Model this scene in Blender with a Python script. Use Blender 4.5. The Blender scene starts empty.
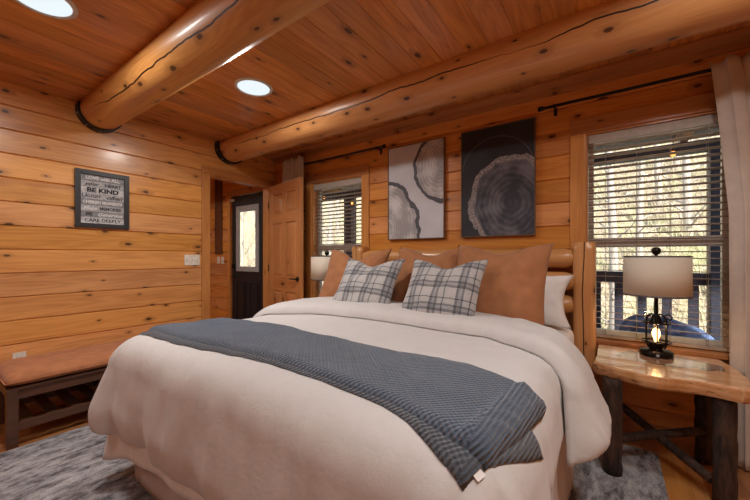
import bpy, bmesh, math, random
from mathutils import Vector, Matrix, noise, Euler
PI = math.pi
S = bpy.context.scene
COL = S.collection

# ------------------------------------------------------------------ node helpers
class NT:
    def __init__(s, name):
        s.m = bpy.data.materials.new(name); s.m.use_nodes = True
        s.t = s.m.node_tree; s.t.nodes.clear()
        s.out = s.t.nodes.new('ShaderNodeOutputMaterial')
    def put(s, sock, v):
        if v is None: return
        if isinstance(v, bpy.types.NodeSocket): s.t.links.new(v, sock)
        elif isinstance(v, (tuple, list)) and sock.type == 'RGBA' and len(v) == 3: sock.default_value = (*v, 1)
        else: sock.default_value = v
    def n(s, typ, ins=None, **kw):
        nd = s.t.nodes.new(typ)
        for k, v in kw.items(): setattr(nd, k, v)
        for k, v in (ins or {}).items(): s.put(nd.inputs[k], v)
        return nd
    def ma(s, op, a, b=None, c=None, clamp=False):
        nd = s.n('ShaderNodeMath', operation=op, use_clamp=clamp)
        s.put(nd.inputs[0], a); s.put(nd.inputs[1], b); s.put(nd.inputs[2], c)
        return nd.outputs[0]
    def xyz(s, x, y, z):
        return s.n('ShaderNodeCombineXYZ', {0: x, 1: y, 2: z}).outputs[0]
    def obj(s):
        o = s.n('ShaderNodeTexCoord').outputs['Object']
        p = s.n('ShaderNodeSeparateXYZ', {0: o}).outputs
        return o, p[0], p[1], p[2]
    def noise(s, vec, scale=1, detail=2, rough=.5, dist=0):
        return s.n('ShaderNodeTexNoise', {'Vector': vec, 'Scale': scale, 'Detail': detail, 'Roughness': rough, 'Distortion': dist}).outputs[0]
    def ss(s, v, lo, hi, a=0., b=1.):
        return s.n('ShaderNodeMapRange', {'Value': v, 'From Min': lo, 'From Max': hi, 'To Min': a, 'To Max': b}, interpolation_type='SMOOTHSTEP').outputs[0]
    def mix(s, f, a, b, mode='MIX'):
        nd = s.n('ShaderNodeMix', data_type='RGBA', blend_type=mode)
        s.put(nd.inputs[0], f); s.put(nd.inputs[6], a); s.put(nd.inputs[7], b)
        return nd.outputs[2]
    def bsdf(s, color, rough=.5, metal=0, bump=None, bs=.3, bd=.01, coat=0, coat_rough=.1, sheen=0, spec=.5, emit=None, es=0, trans=0):
        p = s.n('ShaderNodeBsdfPrincipled', {'Base Color': color, 'Roughness': rough, 'Metallic': metal, 'Coat Weight': coat,
            'Coat Roughness': coat_rough, 'Sheen Weight': sheen, 'Specular IOR Level': spec, 'Transmission Weight': trans})
        if emit: s.put(p.inputs['Emission Color'], emit); p.inputs['Emission Strength'].default_value = es
        if bump is not None:
            b = s.n('ShaderNodeBump', {'Height': bump, 'Strength': bs, 'Distance': bd})
            s.t.links.new(b.outputs[0], p.inputs['Normal'])
        s.t.links.new(p.outputs[0], s.out.inputs[0])
        return s.m

def plain(name, color, rough=.5, metal=0, nz=.08, **kw):
    t = NT(name); o, x, y, z = t.obj()
    f = t.noise(o, 35, 3)
    c = t.mix(t.ss(f, .3, .7), tuple(v * (1 - nz) for v in color), tuple(min(1, v * (1 + nz)) for v in color))
    return t.bsdf(c, rough, metal, **kw)

def wood(name, L='X', V='Z', pw=None, light=(.56, .235, .068), dark=(.36, .115, .028), knotc=(.045, .012, .006),
         knots=.5, ks=1.0, rough=.34, coat=.25, crack=None, crack_phase=0., var=.13, bumps=.15, grain=1.0, seed=0., crack_w=.03, crack_r=.15, kz=1.):
    t = NT(name); o, x, y, z = t.obj()
    d = {'X': x, 'Y': y, 'Z': z}
    u = d[L]; v = d[V]; w = d[[k for k in 'XYZ' if k not in (L, V)][0]]
    if pw: pid = t.ma('FLOOR', t.ma('DIVIDE', t.ma('ADD', v, seed), pw))
    else: pid = t.ma('MULTIPLY', u, 0.0)
    rn = t.n('ShaderNodeTexWhiteNoise', {'W': t.ma('ADD', pid, 3.7 + seed)}, noise_dimensions='1D')
    r = rn.outputs[0]
    uu = t.ma('ADD', u, t.ma('MULTIPLY', r, 31.))
    # knots
    if crack: vk = t.ma('MULTIPLY', t.ma('ARCTAN2', *{'X': (z, y), 'Y': (z, x), 'Z': (y, x)}[L]), crack_r)
    else: vk = t.ma('ADD', v, w) if not pw else v
    kv = t.xyz(t.ma('MULTIPLY', uu, 2.1 * ks), t.ma('ADD', t.ma('MULTIPLY', vk, 4.4 * ks), seed), 0.)
    wob_ = t.n('ShaderNodeVectorMath', {0: t.n('ShaderNodeTexNoise', {'Vector': o, 'Scale': 30.}).outputs[1], 1: (.05, .05, .05)}, operation='MULTIPLY').outputs[0]
    kv2 = t.n('ShaderNodeVectorMath', {0: kv, 1: wob_}, operation='ADD')
    vo = t.n('ShaderNodeTexVoronoi', {'Vector': kv2.outputs[0], 'Scale': 1.0, 'Randomness': 1.0}, feature='F1', voronoi_dimensions='2D')
    dist = vo.outputs['Distance']
    gate = t.ma('LESS_THAN', t.n('ShaderNodeSeparateXYZ', {0: vo.outputs['Color']}).outputs[0], knots)
    size = t.ss(t.n('ShaderNodeSeparateXYZ', {0: vo.outputs['Color']}).outputs[1], 0, 1, .04 * kz, .10 * kz)
    kd = t.ma('DIVIDE', dist, size)
    core = t.ma('MULTIPLY', t.ss(kd, .55, 1.0, 1, 0), gate)
    halo = t.ma('MULTIPLY', t.ss(kd, .8, 3.0, 1, 0), gate)
    # contour grain
    low = t.noise(t.xyz(t.ma('MULTIPLY', uu, .55 * grain), t.ma('ADD', t.ma('MULTIPLY', v, 5.5 * grain), t.ma('MULTIPLY', r, 9.)), t.ma('MULTIPLY', w, 5.5 * grain)), 1, 2, .5)
    ring = t.ma('SINE', t.ma('ADD', t.ma('MULTIPLY', low, 95.), t.ma('MULTIPLY', halo, 5.)))
    fine = t.noise(t.xyz(t.ma('MULTIPLY', uu, 2.5), t.ma('MULTIPLY', v, 90.), t.ma('MULTIPLY', w, 90.)), 1, 3, .6)
    broad = t.noise(t.xyz(t.ma('MULTIPLY', uu, .8), t.ma('MULTIPLY', v, 7.), t.ma('MULTIPLY', w, 7.)), 1, 3, .6)
    g = t.ma('ADD', t.ma('MULTIPLY', t.ma('ADD', ring, 1.), .055), t.ma('ADD', t.ma('MULTIPLY', fine, .38), t.ma('MULTIPLY', broad, .72)))
    g = t.ss(g, .38, .92)
    c = t.mix(g, light, dark)
    # plank variation
    hv = t.n('ShaderNodeHueSaturation', {'Hue': t.ma('ADD', .498, t.ma('MULTIPLY', r, .005)), 'Saturation': t.ma('ADD', .93, t.ma('MULTIPLY', rn.outputs[0], .1)),
             'Value': t.ma('ADD', 1 - var, t.ma('MULTIPLY', t.n('ShaderNodeTexWhiteNoise', {'W': t.ma('ADD', pid, 91.)}, noise_dimensions='1D').outputs[0], 2 * var)), 'Color': c}).outputs[0]
    c = t.mix(t.ma('MULTIPLY', halo, .45), hv, tuple(a * .55 for a in dark))
    c = t.mix(t.ma('MULTIPLY', core, .92), c, knotc)
    h = t.ma('SUBTRACT', fine, core)
    if crack:
        ax = {'X': (z, y), 'Y': (z, x), 'Z': (y, x)}[L]
        th = t.ma('ARCTAN2', ax[0], ax[1])
        wob = t.noise(t.xyz(u, 0, crack_phase + 5), 1.3, 4, .55)
        dd = t.ma('ABSOLUTE', t.ma('SUBTRACT', t.ma('ADD', th, t.ma('MULTIPLY', wob, 1.0)), crack_phase))
        ext = t.noise(t.xyz(u, 7., crack_phase), .9, 1)
        wd = t.ma('MULTIPLY', t.ss(ext, .30, .5), crack_w)
        cm = t.ma('LESS_THAN', dd, wd)
        c = t.mix(cm, c, (.02, .007, .003)); h = t.ma('SUBTRACT', h, cm)
    return t.bsdf(c, rough, bump=h, bs=bumps, bd=.004, coat=coat, coat_rough=.16)

def cloth(name, color, rough=.9, weave=900., bs=.15, nz=.05, sheen=.15, wrk=1.6):
    t = NT(name); o, x, y, z = t.obj()
    f = t.noise(o, 14, 4); w = t.noise(o, weave, 2)
    c = t.mix(t.ss(f, .3, .7), tuple(v * (1 - nz) for v in color), tuple(min(1, v * (1 + nz)) for v in color))
    cr = t.noise(o, 5, 4, .55, .5)
    cr = t.ma('ADD', t.ma('MULTIPLY', cr, wrk), t.ma('MULTIPLY', t.noise(o, 26, 4, .6, 1.), wrk * .35))
    return t.bsdf(c, rough, bump=t.ma('ADD', t.ma('MULTIPLY', w, .3), cr), bs=bs, bd=.006, sheen=sheen, spec=.2)

# ------------------------------------------------------------------ mesh helpers
class MB:
    def __init__(s): s.b = bmesh.new()
    def box(s, x0, x1, y0, y1, z0, z1, bev=0, mat=0, rot=None, seg=2):
        g = bmesh.ops.create_cube(s.b, size=1)['verts']
        for v in g: v.co = Vector(((x0 + x1) / 2 + v.co.x * (x1 - x0), (y0 + y1) / 2 + v.co.y * (y1 - y0), (z0 + z1) / 2 + v.co.z * (z1 - z0)))
        fs = list({f for v in g for f in v.link_faces})
        if bev > 0:
            es = list({e for f in fs for e in f.edges})
            r = bmesh.ops.bevel(s.b, geom=es, offset=bev, segments=seg, affect='EDGES', profile=.6)
            fs = list(set([f for f in fs if f.is_valid] + r['faces']))
            g = list({v for f in fs for v in f.verts})
        for f in fs: f.material_index = mat
        if rot is not None:
            for v in g: v.co = rot @ v.co
        return g
    def tube(s, pts, r, n=10, mat=0, caps=True):
        # r : number or list ; pts list of Vector
        pts = [Vector(p) for p in pts]; rs = r if isinstance(r, (list, tuple)) else [r] * len(pts)
        rings = []; up = None
        for i, p in enumerate(pts):
            d = (pts[min(i + 1, len(pts) - 1)] - pts[max(i - 1, 0)]).normalized()
            if up is None:
                up = Vector((0, 0, 1)) if abs(d.z) < .9 else Vector((1, 0, 0))
            a = d.cross(up)
            if a.length < 1e-4: a = d.orthogonal()
            a.normalize(); b = a.cross(d).normalized(); up = b
            rings.append([s.b.verts.new(p + (a * math.cos(2 * PI * k / n) + b * math.sin(2 * PI * k / n)) * rs[i]) for k in range(n)])
        for i in range(len(rings) - 1):
            for k in range(n):
                f = s.b.faces.new((rings[i][k], rings[i][(k + 1) % n], rings[i + 1][(k + 1) % n], rings[i + 1][k])); f.material_index = mat; f.smooth = True
        if caps:
            for rg in (rings[0][::-1], rings[-1]):
                f = s.b.faces.new(rg); f.material_index = mat
        return s
    def lathe(s, prof, c=(0, 0, 0), n=24, mat=0, closed=False):
        rings = []
        for (r, z) in prof:
            rings.append([s.b.verts.new((c[0] + r * math.cos(2 * PI * k / n), c[1] + r * math.sin(2 * PI * k / n), c[2] + z)) for k in range(n)] if r > 1e-6 else [s.b.verts.new((c[0], c[1], c[2] + z))])
        seq = list(zip(rings, rings[1:])) + ([(rings[-1], rings[0])] if closed else [])
        for A, B in seq:
            for k in range(n):
                a0 = A[k % len(A)]; a1 = A[(k + 1) % len(A)]; b0 = B[k % len(B)]; b1 = B[(k + 1) % len(B)]
                vs = []
                for v in (a0, a1, b1, b0):
                    if v not in vs: vs.append(v)
                if len(vs) > 2:
                    f = s.b.faces.new(vs); f.material_index = mat; f.smooth = True
        return s
    def torus(s, c, R, r, axis='Z', n=28, m=8, mat=0):
        rings = []
        for i in range(n):
            a = 2 * PI * i / n; ring = []
            for j in range(m):
                b = 2 * PI * j / m; q = (R + r * math.cos(b)); p = Vector((q * math.cos(a), q * math.sin(a), r * math.sin(b)))
                if axis == 'X': p = Vector((p.z, p.x, p.y))
                if axis == 'Y': p = Vector((p.x, p.z, p.y))
                ring.append(s.b.verts.new(Vector(c) + p))
            rings.append(ring)
        for i in range(n):
            for j in range(m):
                f = s.b.faces.new((rings[i][j], rings[(i + 1) % n][j], rings[(i + 1) % n][(j + 1) % m], rings[i][(j + 1) % m])); f.smooth = True; f.material_index = mat
        return s
    def prism(s, poly, z0, z1, mat=0, bev=0):
        a = [s.b.verts.new((p[0], p[1], z0)) for p in poly]; b = [s.b.verts.new((p[0], p[1], z1)) for p in poly]
        n = len(poly); fs = [s.b.faces.new(a[::-1]), s.b.faces.new(b)]
        for i in range(n): fs.append(s.b.faces.new((a[i], a[(i + 1) % n], b[(i + 1) % n], b[i])))
        for f in fs: f.material_index = mat
        if bev: bmesh.ops.bevel(s.b, geom=list({e for f in fs[:2] for e in f.edges}), offset=bev, segments=2, affect='EDGES')
        return s
    def grid(s, P, nu, nv, smooth=True, mat=0):
        g = [[s.b.verts.new(P(i / nu, j / nv)) for j in range(nv + 1)] for i in range(nu + 1)]
        for i in range(nu):
            for j in range(nv):
                f = s.b.faces.new((g[i][j], g[i + 1][j], g[i + 1][j + 1], g[i][j + 1])); f.smooth = smooth; f.material_index = mat
        return s
    def build(s, name, mats, parent=None, loc=None, smooth=None, fix=True):
        if fix: bmesh.ops.recalc_face_normals(s.b, faces=s.b.faces)
        me = bpy.data.meshes.new(name); s.b.to_mesh(me); s.b.free()
        if smooth is not None:
            for p in me.polygons: p.use_smooth = smooth
        for m in (mats if isinstance(mats, (list, tuple)) else [mats]): me.materials.append(m)
        o = bpy.data.objects.new(name, me); COL.objects.link(o)
        if parent: o.parent = parent
        if loc is not None: o.location = loc
        return o

def empty(name, loc=(0, 0, 0), rz=0):
    o = bpy.data.objects.new(name, None); o.empty_display_size = .1; COL.objects.link(o)
    o.location = loc; o.rotation_euler = (0, 0, rz); return o
def tag(o, label=None, cat=None, group=None, kind=None):
    if label: o['label'] = label
    if cat: o['category'] = cat
    if group: o['group'] = group
    if kind: o['kind'] = kind
    return o
def sub(o, lv=1):
    m = o.modifiers.new('sub', 'SUBSURF'); m.levels = lv; m.render_levels = lv; return o

# ------------------------------------------------------------------ dimensions
XL = -3.77; YW = 2.97; ZC = 2.58; XR = 1.45; YB = -1.7; PW = .184
Z0 = 1.301 - 8 * PW   # plank seam phase (a seam sits at 1.301)
PH = PW - (Z0 % PW)

# ------------------------------------------------------------------ materials
M = {}
M['wall_l'] = wood('pine_planks_left', 'Y', 'Z', PW, kz=.95, ks=1.3, seed=PH, knots=.62, light=(.74, .35, .10), dark=(.46, .165, .034))
M['wall_h'] = wood('pine_planks_head', 'X', 'Z', PW, kz=1.05, ks=1.3, seed=PH, knots=.62, light=(.72, .305, .075), dark=(.46, .145, .028))
M['ceil'] = wood('pine_ceiling', 'Y', 'X', .155, kz=1.15, knots=.72, light=(.64, .26, .070), dark=(.33, .095, .020), ks=1.15, var=.2, rough=.4)
M['floor'] = wood('oak_floor', 'Y', 'X', .12, knots=.2, light=(.50, .22, .07), dark=(.30, .11, .03), var=.18, rough=.3)
M['trim_v'] = wood('pine_trim_upright', 'Z', 'X', None, knots=.3, ks=1.3, light=(.70, .30, .075), dark=(.45, .165, .042))
M['trim_vy'] = wood('pine_trim_upright_y', 'Z', 'Y', None, knots=.3, ks=1.3, light=(.62, .28, .085), dark=(.45, .165, .042), seed=3)
M['trim_x'] = wood('pine_trim_level', 'X', 'Z', None, knots=.35, ks=1.3, light=(.55, .235, .07), dark=(.38, .13, .032), seed=5)
M['trim_y'] = wood('pine_trim_level_y', 'Y', 'Z', None, knots=.3, ks=1.3, light=(.58, .25, .075), dark=(.40, .14, .035), seed=7)
M['log'] = wood('peeled_log_beam', 'X', 'Y', None, knots=.8, kz=1.25, ks=1.5, light=(.70, .34, .115), dark=(.48, .19, .055), crack=True, crack_phase=-2.0, rough=.42, coat=.22, seed=2)
M['log2'] = wood('peeled_log_beam_wall', 'X', 'Y', None, knots=.85, kz=1.25, ks=1.5, light=(.68, .33, .115), dark=(.52, .21, .06), crack=True, crack_phase=-2.35, rough=.42, coat=.22, seed=12)
M['bedlog'] = wood('bed_log', 'X', 'Y', None, knots=.4, ks=1.6, light=(.66, .33, .09), dark=(.50, .20, .045), rough=.38, coat=.25, seed=21)
M['bedpost'] = wood('bed_post', 'Z', 'X', None, knots=.3, ks=1.6, light=(.66, .31, .085), dark=(.50, .19, .045), rough=.38, coat=.25, crack=True, crack_phase=-1.1, crack_w=.05, crack_r=.075, seed=22)
M['door'] = wood('pine_door', 'Z', 'X', None, knots=.1, light=(.60, .26, .08), dark=(.45, .165, .045), coat=.35, seed=31)
M['door_r'] = wood('pine_door_rail', 'X', 'Z', None, knots=.1, light=(.58, .24, .07), dark=(.42, .145, .038), coat=.35, seed=32)
M['slab'] = None
M['iron'] = plain('black_iron', (.012, .011, .011), .45, .6)
M['iron_r'] = plain('dark_bronze', (.022, .016, .013), .35, .8)
M['black'] = plain('black_paint', (.010, .014, .020), .35)
M['white'] = plain('white_vinyl', (.62, .62, .60), .4)
M['ivory'] = plain('ivory_plastic', (.72, .68, .60), .4)
M['greyv'] = plain('grey_door_lite_frame', (.34, .35, .36), .45)
M['blind'] = plain('blind_slat', (.40, .29, .215), .42)
M['valance'] = plain('blind_valance', (.42, .38, .33), .5)
M['curtain'] = cloth('curtain_linen', (.53, .455, .40), .95, 500, .12)
M['duvet'] = cloth('duvet_cotton', (.60, .585, .58), .85, 700, .48, nz=.02, wrk=1.7)
M['sheet'] = cloth('sheet_cotton', (.74, .72, .71), .85, 700, .15)
M['skirt'] = cloth('skirt_cotton', (.55, .48, .46), .9, 700, .15)
M['tanp'] = cloth('terracotta_linen', (.35, .15, .066), .85, 600, .25, .08)
M['cush'] = cloth('bench_suede', (.42, .17, .075), .75, 300, .2, .12)
M['dkwood'] = wood('walnut_bench', 'Y', 'Z', None, knots=.05, light=(.12, .05, .027), dark=(.06, .024, .013), rough=.45, coat=.1, seed=41)
M['dkdeck'] = plain('dark_stained_deck', (.030, .032, .055), .6, nz=.3)
M['shade'] = cloth('shade_linen', (.84, .77, .66), .9, 400, .08)
def shade_mat():
    t = NT('shade_linen'); o, x, y, z = t.obj(); n_ = t.noise(t.xyz(t.ma('MULTIPLY', x, 60.), t.ma('MULTIPLY', y, 60.), t.ma('MULTIPLY', z, 500.)), 1, 2)
    c = t.mix(n_, (.82, .75, .64), (.90, .84, .74))
    a = t.n('ShaderNodeBsdfDiffuse', {'Color': c}); b = t.n('ShaderNodeBsdfTranslucent', {'Color': c})
    m = t.n('ShaderNodeMixShader', {0: .38, 1: a.outputs[0], 2: b.outputs[0]}); t.t.links.new(m.outputs[0], t.out.inputs[0]); return t.m
M['shade'] = shade_mat()
M['shadetrim'] = plain('shade_trim', (.10, .095, .10), .6)
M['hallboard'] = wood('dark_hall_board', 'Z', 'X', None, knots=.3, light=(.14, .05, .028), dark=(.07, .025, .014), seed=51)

def glass(name):
    t = NT(name); o, x, y, z = t.obj()
    tr = t.n('ShaderNodeBsdfTransparent', {'Color': (.94, .95, .95, 1)}); gl = t.n('ShaderNodeBsdfGlossy', {'Roughness': .02})
    lw = t.n('ShaderNodeLayerWeight', {'Blend': .5}).outputs['Facing']; fr = t.ma('ADD', .03, t.ma('MULTIPLY', t.ma('POWER', lw, 5.), .6)); mx = t.n('ShaderNodeMixShader', {0: fr, 1: tr.outputs[0], 2: gl.outputs[0]})
    t.t.links.new(mx.outputs[0], t.out.inputs[0]); return t.m
M['glass'] = glass('window_glass')

def emis(name, color, st):
    t = NT(name); e = t.n('ShaderNodeEmission', {'Color': (*color, 1), 'Strength': st}); t.t.links.new(e.outputs[0], t.out.inputs[0]); return t.m
M['lightdisc'] = emis('frosted_light_disc', (.86, .95, 1.), .95)
M['bulb'] = emis('warm_bulb', (1., .55, .2), 7.)
M['bulb2'] = emis('orange_string_bulb', (1., .36, .07), 3.)

def bark_mat():
    t = NT('rough_bark'); o, x, y, z = t.obj()
    a = t.noise(t.xyz(t.ma('MULTIPLY', x, 40.), t.ma('MULTIPLY', y, 40.), t.ma('MULTIPLY', z, 9.)), 1, 5, .65)
    b = t.noise(o, 6, 3)
    c = t.mix(t.ss(a, .35, .65), (.012, .007, .006), (.065, .034, .022))
    c = t.mix(t.ss(b, .5, .75, 0, .5), c, (.10, .052, .03))
    return t.bsdf(c, .75, bump=a, bs=.8, bd=.02)
M['bark'] = bark_mat()

def slab_mat():
    t = NT('live_edge_slab'); o, x, y, z = t.obj()
    a = t.noise(t.xyz(t.ma('MULTIPLY', x, 2.), t.ma('MULTIPLY', y, 16.), t.ma('MULTIPLY', z, 30.)), 1, 4, .6, .4)
    ring = t.ma('SINE', t.ma('MULTIPLY', t.noise(t.xyz(t.ma('MULTIPLY', x, 1.4), t.ma('MULTIPLY', y, 7.), z), 1, 2), 70.))
    c = t.mix(t.ss(t.ma('ADD', a, t.ma('MULTIPLY', ring, .08)), .3, .75), (.66, .37, .19), (.46, .22, .085))
    # burl figure on the top, with its own outline
    wv = t.noise(o, 9, 4, .6)
    ex = t.ma('DIVIDE', t.ma('SUBTRACT', x, .03), .24); ey = t.ma('DIVIDE', t.ma('SUBTRACT', y, .04), .13)
    r = t.ma('ADD', t.ma('SQRT', t.ma('ADD', t.ma('MULTIPLY', ex, ex), t.ma('MULTIPLY', ey, ey))), t.ma('MULTIPLY', t.ma('SUBTRACT', wv, .5), 1.1))
    topm = t.ss(z, -.012, -.004)
    inn = t.ma('MULTIPLY', t.ss(r, .97, 1.0, 1, 0), topm); edge = t.ma('MULTIPLY', t.ma('MULTIPLY', t.ss(r, .93, .97), t.ss(r, 1.0, 1.05, 1, 0)), topm)
    c = t.mix(t.ma('MULTIPLY', inn, .8), c, t.mix(t.ss(t.noise(o, 40, 4), .4, .7), (.30, .17, .13), (.12, .065, .05)))
    c = t.mix(edge, c, (.05, .025, .02))
    # darker bark flecks on the live edge
    fl = t.ma('MULTIPLY', t.ss(t.noise(t.xyz(t.ma('MULTIPLY', x, 14.), t.ma('MULTIPLY', y, 14.), t.ma('MULTIPLY', z, 45.)), 1, 4, .7), .54, .68), t.ss(z, -.012, -.004, 1, 0))
    c = t.mix(t.ma('MULTIPLY', fl, .75), c, (.09, .035, .015))
    return t.bsdf(c, .22, bump=a, bs=.08, bd=.005, coat=.8, coat_rough=.08)
M['slab'] = slab_mat()

def rug_mat():
    t = NT('distressed_rug'); o, x, y, z = t.obj()
    a = t.noise(t.xyz(t.ma('MULTIPLY', x, 22.), t.ma('MULTIPLY', y, 10.), 0), 1, 6, .75, .4)
    b = t.noise(t.xyz(t.ma('MULTIPLY', x, 5.), t.ma('MULTIPLY', y, 2.2), 4.), 1, 4, .65)
    st = t.noise(t.xyz(t.ma('MULTIPLY', x, 14.), t.ma('MULTIPLY', y, .8), 2.), 1, 3)
    g = t.ma('ADD', t.ma('MULTIPLY', a, .6), t.ma('ADD', t.ma('MULTIPLY', b, .25), t.ma('MULTIPLY', st, .25)))
    c = t.mix(t.ss(g, .44, .68), (.55, .54, .56), (.09, .085, .095))
    f = t.noise(o, 160, 3)
    c = t.mix(t.ss(f, .35, .65, 0, .35), c, (.05, .05, .055))
    return t.bsdf(c, .95, bump=f, bs=.6, bd=.01, spec=.1)
M['rug'] = rug_mat()

def plaid_mat(name, p=.165, ph=0.):
    t = NT(name); o, x, y, z = t.obj()
    def band(c, off):
        q = t.ma('FRACT', t.ma('ADD', t.ma('DIVIDE', c, p), off))
        r = t.n('ShaderNodeValToRGB', {0: q}); r.color_ramp.interpolation = 'CONSTANT'; e = r.color_ramp.elements
        e[0].position = 0; e[0].color = (.0,) * 3 + (1,); e[1].position = .30; e[1].color = (.75,) * 3 + (1,)
        for pos, val in ((.40, .35), (.52, .75), (.60, .1), (.80, .1), (.82, .95), (.86, .05)):
            k = e.new(pos); k.color = (val, val, val, 1)
        return t.n('ShaderNodeSeparateXYZ', {0: r.outputs[0]}).outputs[0]
    A = band(x, .1 + ph); B = band(y, .3 + ph)
    th = t.noise(t.xyz(t.ma('MULTIPLY', x, 60.), t.ma('MULTIPLY', y, 700.), 0), 1, 2); tv = t.noise(t.xyz(t.ma('MULTIPLY', x, 700.), t.ma('MULTIPLY', y, 60.), 0), 1, 2)
    d = t.ma('MULTIPLY', t.ma('ADD', A, B), .5)
    d = t.ma('ADD', d, t.ma('MULTIPLY', t.ma('SUBTRACT', t.ma('ADD', th, tv), 1.), .55), clamp=True)
    r = t.n('ShaderNodeValToRGB', {0: d}); e = r.color_ramp.elements
    e[0].color = (.50, .49, .485, 1); e[1].color = (.035, .04, .05, 1); e[1].position = .95; k = e.new(.34); k.color = (.20, .205, .22, 1)
    return t.bsdf(r.outputs[0], .9, bump=t.ma('ADD', th, tv), bs=.35, bd=.004, sheen=.2, spec=.15)
M['plaid'] = plaid_mat('grey_plaid'); M['plaid2'] = plaid_mat('grey_plaid_b', ph=.37)

def knit_mat(name, col, hi):
    t = NT(name); o, x, y, z = t.obj()
    s = 2 * PI / .019
    a = t.ma('MULTIPLY', t.ma('SINE', t.ma('MULTIPLY', x, s)), t.ma('SINE', t.ma('MULTIPLY', y, s)))
    rib = t.ma('SINE', t.ma('MULTIPLY', t.ma('SUBTRACT', x, z), 2 * PI / .017))
    end = t.ss(x, -.275, -.255)
    n1 = t.noise(o, 5, 3); n2 = t.noise(o, 220, 2)
    h = t.ma('ADD', t.ma('ADD', t.ma('MULTIPLY', a, t.ma('SUBTRACT', 1., end)), t.ma('MULTIPLY', t.ma('MULTIPLY', rib, end), .9)), n2)
    f = t.ma('ADD', t.ma('MULTIPLY', t.ss(h, -1.5, 2.4), .55), t.ma('MULTIPLY', n1, .4))
    return t.bsdf(t.mix(f, col, hi), .95, bump=h, bs=.9, bd=.004, sheen=.3, spec=.1)
M['knit'] = knit_mat('slate_blue_knit', (.040, .060, .095), (.135, .175, .235))
M['knit2'] = knit_mat('slate_grey_knit', (.045, .055, .072), (.12, .135, .16))

def slice_art(name, bg, spec_list, rim, inner_lo, inner_hi, freq, w, h, extra=None):
    """abstract growth-ring print in the canvas's own x/z coordinates"""
    t = NT(name); o, x, y, z = t.obj()
    wn = t.n('ShaderNodeTexNoise', {'Vector': o, 'Scale': 5., 'Detail': 3.}).outputs[0]
    c = t.mix(t.ss(t.noise(o, 3, 3), .3, .7), bg[0], bg[1])
    for (cx, cz, R, sx, sz, rw, wob) in spec_list:
        dx = t.ma('DIVIDE', t.ma('SUBTRACT', x, cx), sx); dz = t.ma('DIVIDE', t.ma('SUBTRACT', z, cz), sz)
        r = t.ma('SQRT', t.ma('ADD', t.ma('MULTIPLY', dx, dx), t.ma('MULTIPLY', dz, dz)))
        ang = t.ma('ARCTAN2', dz, dx)
        edge = t.noise(t.xyz(t.ma('MULTIPLY', dx, 1.), t.ma('MULTIPLY', dz, 1.), 3.), 9, 4, .6)
        rr = t.ma('ADD', r, t.ma('ADD', t.ma('MULTIPLY', t.ma('SUBTRACT', wn, .5), wob), t.ma('MULTIPLY', t.ma('SUBTRACT', edge, .5), wob * .28)))
        rings = t.ma('SINE', t.ma('MULTIPLY', t.ma('ADD', r, t.ma('MULTIPLY', t.ma('SUBTRACT', wn, .5), wob * .8)), freq))
        fade = t.noise(t.xyz(t.ma('MULTIPLY', dx, 3.), t.ma('MULTIPLY', dz, 3.), 1.), 1.6, 4)
        shade = t.ma('ADD', t.ma('MULTIPLY', rings, .035), fade)
        ic = t.mix(t.ss(shade, .36, .66), inner_lo, inner_hi)
        radial = t.ss(t.noise(t.xyz(t.ma('MULTIPLY', ang, 22.), t.ma('MULTIPLY', r, 60.), 0), 1, 4), .35, .75)
        rc = t.mix(radial, rim[0], rim[1])
        inside = t.ma('LESS_THAN', rr, R); core = t.ma('LESS_THAN', rr, R - rw)
        c = t.mix(inside, c, t.mix(core, rc, ic))
    if extra:
        cx, cz, R = extra
        dx = t.ma('SUBTRACT', x, cx); dz = t.ma('SUBTRACT', z, cz)
        r = t.ma('SQRT', t.ma('ADD', t.ma('MULTIPLY', dx, dx), t.ma('MULTIPLY', dz, dz)))
        ln = t.ma('MULTIPLY', t.ss(t.ma('ABSOLUTE', t.ma('SUBTRACT', r, R)), .0, .006, 1, 0), t.ss(z, .05, .2))
        c = t.mix(t.ma('MULTIPLY', ln, .25), c, (.3, .3, .34))
    return t.bsdf(c, .6, bump=t.noise(o, 600, 2), bs=.1, bd=.002)

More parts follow.
